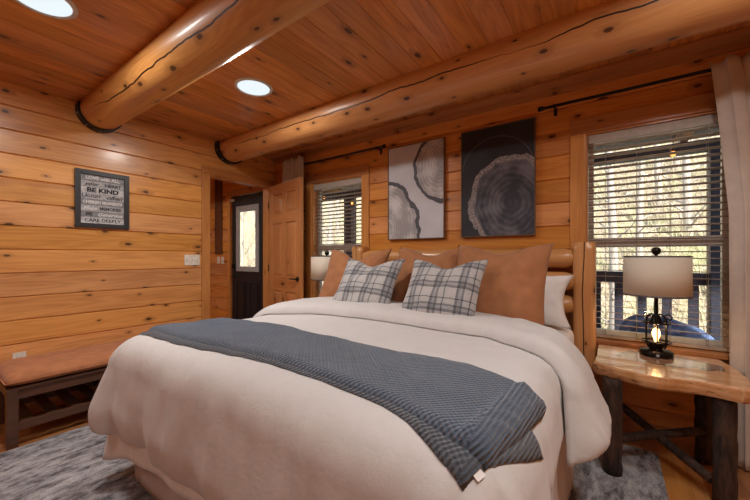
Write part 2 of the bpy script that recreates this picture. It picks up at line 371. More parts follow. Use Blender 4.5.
# ------------------------------------------------------------------ SETTING
def plank_wall(name, axis, const, a0, a1, z0, z1, holes, mat, inward, t=.03):
    """horizontal tongue-and-groove boards; axis = direction the boards run; inward = sign of the room side"""
    mb = MB(); g = .007; row = math.floor((z0 + PH) / PW)
    while row * PW - PH < z1 - 1e-6:
        r0 = row * PW - PH; r1 = r0 + PW; row += 1
        cuts = sorted({max(r0, z0), min(r1, z1)} | {h[k] for h in holes for k in (2, 3) if max(r0, z0) < h[k] < min(r1, z1)})
        for q0, q1 in zip(cuts, cuts[1:]):
            zm = (q0 + q1) / 2; xs = [(a0, a1)]
            for h in holes:
                if h[2] < zm < h[3]:
                    nx = []
                    for (p, q) in xs:
                        if h[0] > p: nx.append((p, min(q, h[0])))
                        if h[1] < q: nx.append((max(p, h[1]), q))
                    xs = [(p, q) for p, q in nx if q - p > 1e-4]
            for (p, q) in xs:
                c0 = g if abs(q0 - r0) < 1e-6 else 0; c1 = g if abs(q1 - r1) < 1e-6 else 0
                f = const; b = const - inward * t; m = const - inward * g * 1.7
                prof = [(b, q0), (m, q0), (f, q0 + c0), (f, q1 - c1), (m, q1), (b, q1)]
                if not c0: prof[1] = (f, q0); prof.pop(2)
                if not c1:
                    k = len(prof) - 2; prof[k] = (f, q1); prof.pop(k - 1)
                vs = []
                for e in (p, q):
                    vs.append([mb.b.verts.new((e, d, z) if axis == 'X' else (d, e, z)) for d, z in prof])
                n = len(prof)
                mb.b.faces.new(vs[0]); mb.b.faces.new(vs[1][::-1])
                for i in range(n): mb.b.faces.new((vs[0][i], vs[0][(i + 1) % n], vs[1][(i + 1) % n], vs[1][i]))
    o = mb.build(name, mat); return tag(o, kind='structure')

WR = (-.150, .640, .640, 2.170)      # right window opening (x0,x1,z0,z1)
WL = (-3.050, -2.262, .640, 2.150)   # left window opening
DO = (2.045, 2.875, 0.0, 2.185)      # doorway in the left wall (y0,y1,z0,z1)
HD = (-4.885, -4.055, 0.0, 2.185)    # exterior door opening in the hall (x)
WT = .17
plank_wall('wall_back', 'X', YW, XL - .12, XR, 0, ZC, [(*WR,), (*WL,)], M['wall_h'], -1)
plank_wall('wall_left', 'Y', XL, YB, YW, 0, ZC, [(*DO,)], M['wall_l'], 1)
plank_wall('wall_right', 'Y', XR, YB, YW, 0, ZC, [], M['wall_l'], -1)
plank_wall('wall_front', 'X', YB, XL, XR, 0, ZC, [], M['wall_h'], 1)
# hall beyond the doorway
HXL = -5.75; HY0 = .6; HYW = 3.0
plank_wall('wall_hall_back', 'X', HYW, HXL, XL - .12, 0, ZC, [(*HD,)], M['wall_h'], -1)
plank_wall('wall_hall_left', 'Y', HXL, HY0, HYW, 0, ZC, [], M['wall_l'], 1)
plank_wall('wall_hall_front', 'X', HY0, HXL, XL - .12, 0, ZC, [], M['wall_h'], 1)
plank_wall('wall_hall_right', 'Y', XL - .12, HY0, YW, 0, ZC, [(*DO,)], M['wall_l'], -1)
# outer skins of the window wall
mb = MB()
def skin(mb, x0, x1, holes, y0, y1, zt):
    xs = sorted({x0, x1} | {h[0] for h in holes} | {h[1] for h in holes})
    for a, b in zip(xs, xs[1:]):
        h = [h for h in holes if h[0] - 1e-6 <= a and b <= h[1] + 1e-6]
        if h:
            if h[0][2] > 0: mb.box(a, b, y0, y1, 0, h[0][2])
            mb.box(a, b, y0, y1, h[0][3], zt)
        else: mb.box(a, b, y0, y1, 0, zt)
skin(mb, XL - .12, XR + .03, [WR, WL], YW + .031, YW + WT, ZC)
tag(mb.build('wall_exterior', M['dkdeck']), kind='structure')
mb = MB(); skin(mb, HXL, XL - .125, [HD], HYW + .031, YW + WT, ZC)
tag(mb.build('wall_hall_exterior', M['dkdeck']), kind='structure')

mb = MB()   # ceiling boards running front to back
bw = .155; x = math.floor((HXL - .05) / bw) * bw
while x < XR + .1:
    g = .004
    pr = [(x, ZC + .03), (x, ZC + g), (x + g, ZC), (x + bw - g, ZC), (x + bw, ZC + g), (x + bw, ZC + .03)]
    A = [mb.b.verts.new((p, YB - .05, z)) for p, z in pr]; B = [mb.b.verts.new((p, YW + .25, z)) for p, z in pr]
    mb.b.faces.new(A); mb.b.faces.new(B[::-1])
    for i in range(6): mb.b.faces.new((A[i], A[(i + 1) % 6], B[(i + 1) % 6], B[i]))
    x += bw
tag(mb.build('ceiling', M['ceil']), kind='structure')
mb = MB(); mb.box(HXL - .05, XR + .05, YB - .05, YW + WT, -.06, 0)
tag(mb.build('floor', M['floor']), kind='structure')

# trims
def trim(name, boxes, mat, bev=.003):
    mb = MB()
    for b in boxes: mb.box(*b, bev=bev)
    return tag(mb.build(name, mat), kind='structure')
trim('trim_1', [(XL + .001, XR - .001, YW - .022, YW - .001, 2.515, ZC - .001)], M['trim_x'], .004)
trim('trim_2', [(XL + .001, XR - .001, YW - .034, YW - .022, 2.545, ZC - .001)], M['trim_x'], .004)
trim('trim_9', [(XL + .001, XR - .001, YW - .15, YW - .034, 2.552, ZC - .001)], M['trim_x'], .006)
trim('trim_3', [(XL + .001, XL + .016, 1.955, 2.045, 0, 2.185)], M['trim_vy'])       # left casing of doorway
trim('trim_4', [(XL + .001, XL + .016, 2.875, 2.945, 0, 2.185)], M['trim_vy'])
trim('trim_5', [(XL + .001, XL + .018, 1.955, 2.945, 2.186, 2.275)], M['trim_y'])
trim('trim_6', [(XL - .1195, XL - .0005, 2.046, 2.058, 0, 2.185), (XL - .1195, XL - .0005, 2.862, 2.874, 0, 2.185), (XL - .1195, XL - .0005, 2.058, 2.862, 2.172, 2.184)], M['trim_vy'], .001)
trim('baseboard_left', [(XL + .001, XL + .014, YB + .02, 1.95, .001, .10)], M['trim_y'])
trim('baseboard_back', [(XL + .02, XR - .02, YW - .014, YW - .001, .001, .10)], M['trim_x'])
# hall trims
trim('trim_7', [(HD[0] - .08, HD[0], HYW - .016, HYW - .001, 0, 2.185), (HD[1], HD[1] + .08, HYW - .016, HYW - .001, 0, 2.185)], M['trim_v'])
trim('trim_8', [(HD[0] - .08, HD[1] + .08, HYW - .018, HYW - .001, 2.186, 2.275)], M['trim_x'])

def window(name, W, mirror):
    x0, x1, z0, z1 = W
    r = tag(empty(name, ((x0 + x1) / 2, YW, z0)), kind='structure')
    def part(nm, boxes, mat, bev=.003):
        mb = MB()
        for b in boxes:
            mb.box(b[0] - r.location.x, b[1] - r.location.x, b[2] - YW, b[3] - YW, b[4] - z0, b[5] - z0, bev=bev)
        return mb.build(nm, mat, r)
    cw = .10
    part('side_casing', [(x0 - cw, x0, YW - .018, YW - .001, z0 - .02, z1)], M['trim_v'])
    part('side_casing', [(x1, x1 + cw, YW - .018, YW - .001, z0 - .02, z1)], M['trim_v'])
    part('head_casing', [(x0 - cw, x1 + cw, YW - .020, YW - .001, z1 + .001, z1 + .115)], M['trim_x'])
    part('sill', [(x0 - cw, x1 + cw, YW - .05, YW + .06, z0 - .03, z0 - .001)], M['trim_x'])
    part('apron', [(x0 - cw, x1 + cw, YW - .016, YW - .001, z0 - .11, z0 - .031)], M['trim_x'])
    part('jamb', [(x0, x0 + .012, YW, YW + .10, z0, z1), (x1 - .012, x1, YW, YW + .10, z0, z1), (x0 + .012, x1 - .012, YW, YW + .10, z1 - .012, z1)], M['trim_v'], .001)
    zm = 1.345; fx0, fx1 = x0 + .013, x1 - .013; y0, y1 = YW + .085, YW + .13
    part('window_frame', [(fx0, fx0 + .035, y0, y1, z0 + .001, z1 - .013), (fx1 - .035, fx1, y0, y1, z0 + .001, z1 - .013), (fx0 + .035, fx1 - .035, y0, y1, z1 - .06, z1 - .013), (fx0 + .035, fx1 - .035, y0, y1, z0 + .001, z0 + .055)], M['white'])
    part('meeting_rail', [(fx0 + .03, fx1 - .03, y0 - .004, y1, zm - .030, zm + .040)], M['white'])
    part('glass_pane', [(fx0 + .034, fx1 - .034, y0 + .02, y0 + .024, z0 + .05, zm - .02)], M['glass'], 0)
    part('glass_pane', [(fx0 + .034, fx1 - .034, y0 + .02, y0 + .024, zm + .028, z1 - .055)], M['glass'], 0)
    return r
window('window_1', WR, 1); window('window_2', WL, -1)

def blind(name, W, label, wood_tone):
    x0, x1, z0, z1 = W; r = tag(empty(name, ((x0 + x1) / 2, YW + .042, z1 - .005)), label, 'window blind', 'slatted window blinds')
    hw = (x1 - x0) / 2 - .018; hgt = z1 - z0 - .01
    mb = MB(); mb.box(-hw, hw, -.034, -.026, -.075, -.010, bev=.003); mb.build('valance', M['valance'], r)
    mb = MB(); mb.box(-hw, hw, -.024, .026, -.05, -.010, bev=.002); mb.build('headrail', M['valance'], r)
    mb = MB(); n = int((hgt - .10) / .0445); ca = math.cos(.10); sa = math.sin(.10)
    for i in range(n):
        z = -.085 - i * .0445
        mb.box(-hw, hw, -.025, .025, -.0015, .0015, rot=Matrix.Translation((0, 0, z)) @ Matrix.Rotation(-.10, 4, 'X'))
    mb.build('slats', wood_tone, r)
    mb = MB(); mb.box(-hw, hw, -.025, .025, -hgt + .002, -hgt + .020, bev=.003); mb.build('bottom_rail', wood_tone, r)
    for fx in (-.72, -.24, .24, .72):
        mb = MB()
        for dy in (-.027, .027): mb.tube([(hw * fx, dy, -.05), (hw * fx, dy, -hgt + .01)], .0011, 5)
        mb.build('ladder_cord', M['valance'], r)
    return r
blind('window_blind', WR, 'taupe slatted blind over the large window behind the round-shade lamp at right', M['blind'])
blind('window_blind', WL, 'taupe slatted blind over the narrow-looking window between the pine door and grey-and-white art', M['blind'])

# ------------------------------------------------------------------ log beams
def log_mesh(x0, x1, r0, r1, name, mat, loc, seed, n=40, seg=70):
    mb = MB(); pts = []; rings = []
    for i in range(seg + 1):
        f = i / seg; x = x0 + (x1 - x0) * f; R = r0 + (r1 - r0) * f; ring = []
        for k in range(n):
            a = 2 * PI * k / n
            rr = R * (1 + .022 * noise.noise(Vector((x * 1.3 + seed, math.cos(a) * .9, math.sin(a) * .9))) + .012 * noise.noise(Vector((x * 4 + seed, math.cos(a) * 2.5, math.sin(a) * 2.5))))
            ring.append(mb.b.verts.new((x, rr * math.cos(a), rr * math.sin(a))))
        rings.append(ring)
    for i in range(seg):
        for k in range(n):
            f = mb.b.faces.new((rings[i][k], rings[i][(k + 1) % n], rings[i + 1][(k + 1) % n], rings[i + 1][k])); f.smooth = True
    mb.b.faces.new(rings[0][::-1]); mb.b.faces.new(rings[-1])
    return mb.build(name, mat, None, loc)
def strap(parent, r, x):
    mb = MB(); n = 30
    for i in range(n):
        a0 = PI + PI * i / n - .25 + (.5 * i / n); a1 = PI + PI * (i + 1) / n - .25 + (.5 * (i + 1) / n)
        vs = []
        for a in (a0, a1):
            for (rr, xx) in ((r, 0), (r + .012, 0), (r + .012, .085), (r, .085)):
                vs.append(mb.b.verts.new((x + xx, rr * math.cos(a), rr * math.sin(a))))
        for k in range(4): mb.b.faces.new((vs[k], vs[(k + 1) % 4], vs[4 + (k + 1) % 4], vs[4 + k]))
    o = mb.build('iron_strap', M['iron'], parent)
    for i in range(5):
        mb = MB(); a = PI + PI * (i + .5) / 5
        c = Vector((x + .042, (r + .013) * math.cos(a), (r + .013) * math.sin(a)))
        g = bmesh.ops.create_uvsphere(mb.b, u_segments=8, v_segments=6, radius=.007)['verts']
        for v in g: v.co += c
        mb.build('rivet', M['greyv'], o, smooth=True)
B1 = log_mesh(XL, XR, .150, .152, 'ceiling_log', M['log'], (0, 1.03, 2.526), 3.)
tag(B1, 'thick peeled log beam crossing the ceiling at upper left, nearest the camera', 'log beam', 'log beams under the ceiling')
strap(B1, .153, XL + .006)
B2 = log_mesh(XL, XR, .158, .163, 'ceiling_log', M['log2'], (0, 2.28, 2.53), 9.)
tag(B2, 'long peeled log beam crossing the ceiling just in front of the headboard wall', 'log beam', 'log beams under the ceiling')
strap(B2, .164, XL + .006)
B3 = log_mesh(HXL, XL - .125, .16, .16, 'ceiling_log', M['log'], (0, 2.28, 2.50), 19., seg=30)
tag(B3, 'log beam end seen in shadow through the top of the hall doorway', 'log beam')

# ------------------------------------------------------------------ ceiling lights
LIGHT_P = 18.5
def disc_light(x, y, label, r=.125, name='ceiling_light', power=None, zc=ZC):
    t = tag(empty(name, (x, y, zc)), label, 'ceiling light', 'flush disc ceiling lights')
    mb = MB(); mb.lathe([(r + .018, -.001), (r + .018, -.008), (r + .008, -.016), (r - .004, -.012), (r - .006, -.004)], n=40); mb.build('trim_ring', M['white'], t)
    mb = MB(); mb.lathe([(0, -.013), (r * .6, -.0125), (r - .006, -.010), (r - .006, -.004)], n=40); mb.build('diffuser', M['lightdisc'], t)
    L = bpy.data.lights.new('disc_glow', 'AREA'); L.shape = 'DISK'; L.size = 2 * r * .9; L.energy = power or LIGHT_P; L.color = (1., .965, .915)
    lo = bpy.data.objects.new('disc_glow', L); COL.objects.link(lo); lo.parent = t; lo.location = (0, 0, -.02)
    return t
disc_light(-2.29, 1.60, 'round frosted ceiling light between the two log beams')
disc_light(-2.40, .42, 'round frosted ceiling light cut by the top edge of the photo')
disc_light(.45, 1.60, 'unseen round frosted ceiling light added as room fill between the beams above the right bedside', power=11)  # out of view, added to fill the bedside with light
disc_light(.45, .42, 'unseen round frosted ceiling light added as room fill above the foot of the bed on the right')  # extra fill lamp above the view, not a seen fixture
disc_light(-2.40, -.85, 'unseen round frosted ceiling light added as room fill behind the camera on the left', power=5)  # fill lamp added behind the camera, left side
disc_light(.45, -.85, 'unseen round frosted ceiling light added as room fill behind the camera on the right', power=6)  # unseen lamp added behind the camera for fill, right side
disc_light(-4.8, 1.5, 'unseen round frosted ceiling light added to light the hall', power=14)  # hidden lamp added so the hall ceiling is lit

# ------------------------------------------------------------------ wall art
def art(name, x0, x1, z0, z1, mat, label, framec):
    w, h = x1 - x0, z1 - z0; t = tag(empty(name, ((x0 + x1) / 2, YW - .002, (z0 + z1) / 2)), label, 'wall art', 'tree-ring prints above the headboard')
    mb = MB(); mb.box(-w / 2 + .008, w / 2 - .008, -.030, -.002, -h / 2 + .008, h / 2 - .008); mb.build('canvas', mat, t)
    mb = MB(); f = .007
    for b in ((-w / 2, -w / 2 + f, -h / 2, h / 2), (w / 2 - f, w / 2, -h / 2, h / 2), (-w / 2 + f, w / 2 - f, -h / 2, -h / 2 + f), (-w / 2 + f, w / 2 - f, h / 2 - f, h / 2)):
        mb.box(b[0], b[1], -.036, -.001, b[2], b[3], bev=.001)
    mb.build('art_frame', framec, t); return t
fr1 = plain('bronze_wood_frame', (.16, .085, .045), .4)
A1 = slice_art('ring_print_white', ((.50, .51, .56), (.60, .61, .66)),
    [(.30, .22, .34, .9, 1.05, .035, .12), (-.36, -.36, .50, .82, .98, .045, .16)], ((.05, .055, .07), (.10, .10, .12)), (.30, .29, .30), (.60, .59, .60), 170., .62, .95)
A2 = slice_art('ring_print_black', ((.008, .009, .014), (.02, .022, .034)),
    [(.12, -.19, .40, .88, 1., .05, .14)], ((.14, .125, .13), (.42, .38, .38)), (.028, .030, .048), (.15, .145, .175), 130., .62, .95, extra=(.0, .08, .30))
art('tree_ring_art', -1.898, -1.272, 1.418, 2.368, A1, 'tall white print with two grey tree-ring slices, hung above the headboard', fr1)
art('tree_ring_art', -1.108, -.490, 1.418, 2.370, A2, 'tall black print with one large dark tree-ring slice above the headboard', fr1)

# ------------------------------------------------------------------ word sign
def text_mesh(body, size, mat, parent, loc, bold=0., shear=0., sx=1.):
    c = bpy.data.curves.new('t', 'FONT'); c.body = body; c.size = size; c.align_x = 'CENTER'; c.align_y = 'CENTER'; c.extrude = .0006; c.offset = bold; c.shear = shear; c.resolution_u = 2
    o = bpy.data.objects.new('t', c); COL.objects.link(o)
    bpy.context.view_layer.update()
    me = bpy.data.meshes.new_from_object(o.evaluated_get(bpy.context.evaluated_depsgraph_get()))
    bpy.data.objects.remove(o); me.materials.clear(); me.materials.append(mat)
    r = bpy.data.objects.new('lettering', me); COL.objects.link(r); r.parent = parent; r.location = loc
    r.rotation_euler = (PI / 2, 0, PI / 2); r.scale = (sx, 1, 1); return r
sg = tag(empty('word_sign', (XL + .001, 1.060, 1.755)), 'black-framed sign of grey and white word boards hanging on the left plank wall', 'wall sign')
mb = MB(); W2, H2, f = .198, .254, .040
for b in ((-W2, -W2 + f, -H2, H2), (W2 - f, W2, -H2, H2), (-W2 + f, W2 - f, -H2, -H2 + f), (-W2 + f, W2 - f, H2 - f, H2)):
    mb.box(0, .022, b[0], b[1], b[2], b[3], bev=.003)
mb.build('sign_frame', plain('black_frame', (.018, .019, .022), .4), sg)
gw = [plain('washed_board_%d' % i, c, .75, nz=.2) for i, c in enumerate(((.23, .23, .24), (.38, .38, .39), (.50, .50, .50)))]
tw = plain('sign_white', (.66, .66, .66), .7); tk = plain('sign_black', (.012, .013, .02), .7); tg = plain('sign_grey', (.05, .05, .056), .7)
rows = [(0, [('LOVE with ALL', 0, .034, tw, .0009, 0, 1.1)]), (1, [('your', -.085, .036, tk, .0002, .5, 1.3), ('HEART', .075, .036, tg, .0012, 0, 1.05)]),
        (2, [('BE KIND', 0, .046, tk, .0018, 0, 1.28)]), (1, [('LAUGH', -.085, .034, tg, .0006, 0, 1.1), ('often', .08, .044, tk, .0004, .5, 1.25)]),
        (0, [('CHERISH MOMENTS', 0, .031, tw, .0009, 0, .98)]), (1, [('Make', -.095, .034, tw, .0004, .4, 1.2), ('MEMORIES', .055, .034, tg, .0009, 0, .95)]),
        (0, [('BE', -.10, .036, tg, .0014, 0, 1.2), ('Generous', .05, .038, tw, .0004, .4, 1.15)]), (2, [('CARE DEEPLY', 0, .036, tg, .0006, 0, 1.15)])]
ih = 2 * (H2 - f) / 8; z = H2 - f
for k, (g, words) in enumerate(rows):
    mb = MB(); mb.box(0, .010, -W2 + f, W2 - f, z - ih + .0012, z, bev=.001); bd = mb.build('word_board', gw[g], sg)
    for (s, off, size, mt, bold, shr, sx) in words:
        text_mesh(s, size * 1.14, mt, bd, (.0106, off, z - ih / 2), bold + .0006, shr, sx * .92)
    z -= ih

# switches / outlet
def switch(name, loc, w, h, n, label, axis, cat, outlet=False):
    t = tag(empty(name, loc), label, cat)
    if axis == 'Y': t.rotation_euler = (0, 0, 0)      # plate lies in a wall facing +x
    else: t.rotation_euler = (0, 0, -PI / 2)           # facing -y
    mb = MB(); mb.box(0, .006, -w / 2, w / 2, -h / 2, h / 2, bev=.0025); mb.build('plate', M['ivory'], t)
    for i in range(n):
        y = (i - (n - 1) / 2) * (w / n)
        mb = MB()
        if outlet:
            mb.box(.005, .009, y - .017, y + .017, .004, .032, bev=.002); mb.box(.005, .009, y - .017, y + .017, -.032, -.004, bev=.002); mb.build('socket', M['white'], t)
        else:
            mb.box(.005, .016, y - .006, y + .006, -.012, .012, bev=.002); mb.build('toggle', M['white'], t)
switch('light_switch', (XL + .001, 1.852, 1.206), .165, .115, 3, 'ivory three-toggle switch plate on the plank wall left of the doorway', 'Y', 'light switch')
switch('wall_outlet', (XL + .001, .535, .443), .075, .115, 1, 'ivory wall outlet mostly behind the bench cushion', 'Y', 'outlet', True)
switch('light_switch', (-5.235, HYW - .001, 1.18), .075, .115, 1, 'left of the two small switch plates on the hall wall under the dark board', 'X', 'light switch')
switch('light_switch', (-5.115, HYW - .001, 1.18), .075, .115, 1, 'right of the two small switch plates on the hall wall beside the black door', 'X', 'light switch')
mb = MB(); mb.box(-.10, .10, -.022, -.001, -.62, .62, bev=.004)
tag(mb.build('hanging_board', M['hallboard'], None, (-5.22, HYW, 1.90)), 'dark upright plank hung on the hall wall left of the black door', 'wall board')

# ------------------------------------------------------------------ black exterior door
d2 = tag(empty('door_2', ((HD[0] + HD[1]) / 2, HYW + .02, 0)), kind='structure')
hw = (HD[1] - HD[0]) / 2 - .004; LX = .268; LZ0, LZ1 = 1.03, 2.0
mb = MB()
for b in ((-hw, -LX, .005, 2.178), (LX, hw, .005, 2.178), (-LX, LX, .005, LZ0), (-LX, LX, LZ1, 2.178)): mb.box(b[0], b[1], 0, .044, b[2], b[3])
mb.build('door_leaf', M['black'], d2)
for sx in (-1, 1):
    mb = MB(); c = sx * .165
    for b in ((c - .115, c - .095, .20, .86), (c + .095, c + .115, .20, .86), (c - .095, c + .095, .20, .22), (c - .095, c + .095, .84, .86)): mb.box(b[0], b[1], -.010, -.0005, b[2], b[3], bev=.004)
    mb.box(c - .075, c + .075, -.008, -.0005, .24, .82, bev=.006); mb.build('raised_panel', M['black'], d2)
mb = MB(); o_ = .062
for b in ((-LX - .015, -LX + o_, LZ0 - .015, LZ1 + .015), (LX - o_, LX + .015, LZ0 - .015, LZ1 + .015), (-LX + o_, LX - o_, LZ0 - .015, LZ0 + o_), (-LX + o_, LX - o_, LZ1 - o_, LZ1 + .015)): mb.box(b[0], b[1], -.018, -.0005, b[2], b[3], bev=.005)
mb.build('lite_frame', M['greyv'], d2)
mb = MB(); mb.box(-LX, LX, .018, .022, LZ0, LZ1); mb.build('glass_pane', M['glass'], d2)
mb = MB(); mb.tube([(-hw + .06, -.001, .93), (-hw + .06, -.05, .93)], .009, 10); mb.tube([(-hw + .06, -.05, .93), (-hw + .16, -.05, .925)], .009, 10)
mb.lathe([(0, 0), (.026, 0), (.026, .008), (0, .010)], n=16); 
mb.build('door_handle', M['iron'], d2)
mb = MB(); mb.box(-hw + .035, -hw + .085, -.03, -.001, 1.06, 1.13, bev=.008); mb.build('deadbolt', M['iron'], d2)
mb = MB(); mb.box(-hw, -hw + .07, -.03, -.001, 2.10, 2.14, bev=.004); mb.build('door_sensor', M['white'], d2)

# ------------------------------------------------------------------ six-panel pine door (open)
hx, hy = -3.745, 2.850; fx, fy = -2.945, 2.685
ang = math.atan2(fy - hy, fx - hx); DW = math.hypot(fx - hx, fy - hy); DH = 2.165
d1 = tag(empty('door_1', (hx, hy, .008), ang), kind='structure')
def panelset():
    st = .115; mid = .10; pw_ = (DW - 2 * st - mid) / 2
    rails = [(0, .22), (.80, .98), (1.66, 1.78), (DH - .13, DH)]
    mb = MB(); mb.box(0, st, 0, .036, 0, DH, bev=.0015); mb.box(DW - st, DW, 0, .036, 0, DH, bev=.0015)
    for (a, b) in zip(rails, rails[1:]): mb.box(st + pw_, st + pw_ + mid, .001, .035, a[1], b[0])
    mb.build('stiles', M['door'], d1)
    mb = MB()
    for (a, b) in rails: mb.box(st, DW - st, .0005, .0355, a, b)
    mb.build('rails', M['door_r'], d1)
    for (a, b) in zip(rails, rails[1:]):
        for i in (0, 1):
            x0 = st + i * (pw_ + mid); x1 = x0 + pw_; z0 = a[1]; z1 = b[0]; mb = MB()
            mb.box(x0, x1, .012, .024, z0, z1)
            for sgn, yf in ((-1, .012), (1, .024)):
                q = [mb.b.verts.new((xx, yf, zz)) for xx, zz in ((x0 + .012, z0 + .012), (x1 - .012, z0 + .012), (x1 - .012, z1 - .012), (x0 + .012, z1 - .012))]
                p = [mb.b.verts.new((xx, yf + sgn * .009, zz)) for xx, zz in ((x0 + .045, z0 + .045), (x1 - .045, z0 + .045), (x1 - .045, z1 - .045), (x0 + .045, z1 - .045))]
                mb.b.faces.new(p)
                for k in range(4): mb.b.faces.new((q[k], q[(k + 1) % 4], p[(k + 1) % 4], p[k]))
            mb.build('door_panel', M['door'], d1)
panelset()
hd = MB(); hd.tube([(DW - .065, .0, .97), (DW - .065, -.014, .97)], .028, 18); hd.tube([(DW - .065, -.012, .97), (DW - .065, -.055, .97)], .008, 10)
hd.tube([(DW - .065, -.05, .97), (DW - .10, -.055, .976), (DW - .15, -.052, .966), (DW - .185, -.052, .972)], [.009, .009, .008, .006], 10)
hd.build('door_handle', M['iron'], d1)
for z in (.25, 1.08, 1.92):
    mb = MB(); mb.tube([(-.006, -.004, z - .045), (-.006, -.004, z + .045)], .006, 8); mb.build('hinge', M['iron'], d1)

# ------------------------------------------------------------------ curtains and rods
def rod(x0, x1, y, z, label, ends):
    t = tag(empty('curtain_rod', ((x0 + x1) / 2, y, z)), label, 'curtain rod', 'black curtain rods'); h = (x1 - x0) / 2
    mb = MB(); mb.tube([(-h, 0, 0), (h, 0, 0)], .011, 12); mb.build('rod', M['iron'], t)
    for e in ends:
        mb = MB(); mb.tube([(e * h, 0, 0), (e * (h + .012), 0, 0), (e * (h + .014), 0, 0), (e * (h + .05), 0, 0)], [.011, .011, .018, .018], 14); mb.build('finial', M['iron'], t)
    for e in (-1, 1):
        x = e * (h - .06); mb = MB(); mb.tube([(x, -.002, 0), (x, YW - y - .004, 0)], .007, 8); mb.box(x - .012, x + .012, YW - y - .008, YW - y - .001, -.045, .02, bev=.002); mb.torus((x, 0, 0), .014, .004, 'X', 16, 6)
        mb.build('wall_bracket', M['iron'], t)
    return t
rod(-.41, 1.30, 2.872, 2.395, 'black curtain rod above the right window', (-1,))
rod(-3.42, -1.945, 2.872, 2.383, 'black curtain rod above the left window', (1,))

def curtain(x0, x1, y, z0, z1, label, nf, amp, flare, seed):
    t = tag(empty('curtain', ((x0 + x1) / 2, y, z0)), label, 'curtain', 'beige curtains'); w = x1 - x0
    mb = MB(); nu = nf * 14
    def P(u, v):
        x = (u - .5) * w; h = z0 + (z1 - z0) * v
        k = (1 - v)
        ph = u * nf * 2 * PI + .9 * math.sin(u * 7 + seed) + .25 * noise.noise(Vector((u * 5, v * 2, seed)))
        a = amp * (.75 + .5 * noise.noise(Vector((u * 9 + seed, v * 1.2, 0))))
        yy = a * math.sin(ph) + .006 * noise.noise(Vector((u * 20, v * 5, seed)))
        pin = math.exp(-((v - .955) / .02) ** 2)
        yy = yy * (1 - .25 * pin)
        xx = x + flare * min(1, k / .38) ** .8 * (1 - u) + .010 * math.sin(ph * 2 + 1)
        top = .016 * math.sin(ph * 1.5) * (v > .97)
        return Vector((xx, yy, h - z0 + top))
    mb.grid(P, nu, 46)
    o = mb.build('panel', M['curtain'], t, fix=False)
    m = o.modifiers.new('s', 'SOLIDIFY'); m.thickness = .003; m.offset = 0
    return t
curtain(.495, 1.16, 2.832, .012, 2.425, 'long beige curtain hanging at the right edge of the big window', 6, .027, .085, 2.)
curtain(-3.42, -3.05, 2.830, .012, 2.47, 'bunched beige curtain showing above the open pine door', 6, .026, 0., 5.)

# ------------------------------------------------------------------ rug
mb = MB(); rx0, rx1, ry0, ry1 = -3.13, .245, .02, 2.74; poly = []
for (cx, cy, a0) in ((rx1 - .03, ry1 - .03, 0), (rx0 + .03, ry1 - .03, 90), (rx0 + .03, ry0 + .03, 180), (rx1 - .03, ry0 + .03, 270)):
    for k in range(5):
        a = math.radians(a0 + k * 22.5); poly.append((cx + .03 * math.cos(a), cy + .03 * math.sin(a)))
mb.prism(poly, .001, .013, bev=.003)
rg = tag(mb.build('area_rug', M['rug']), 'distressed grey and white area rug under the bed', 'rug')

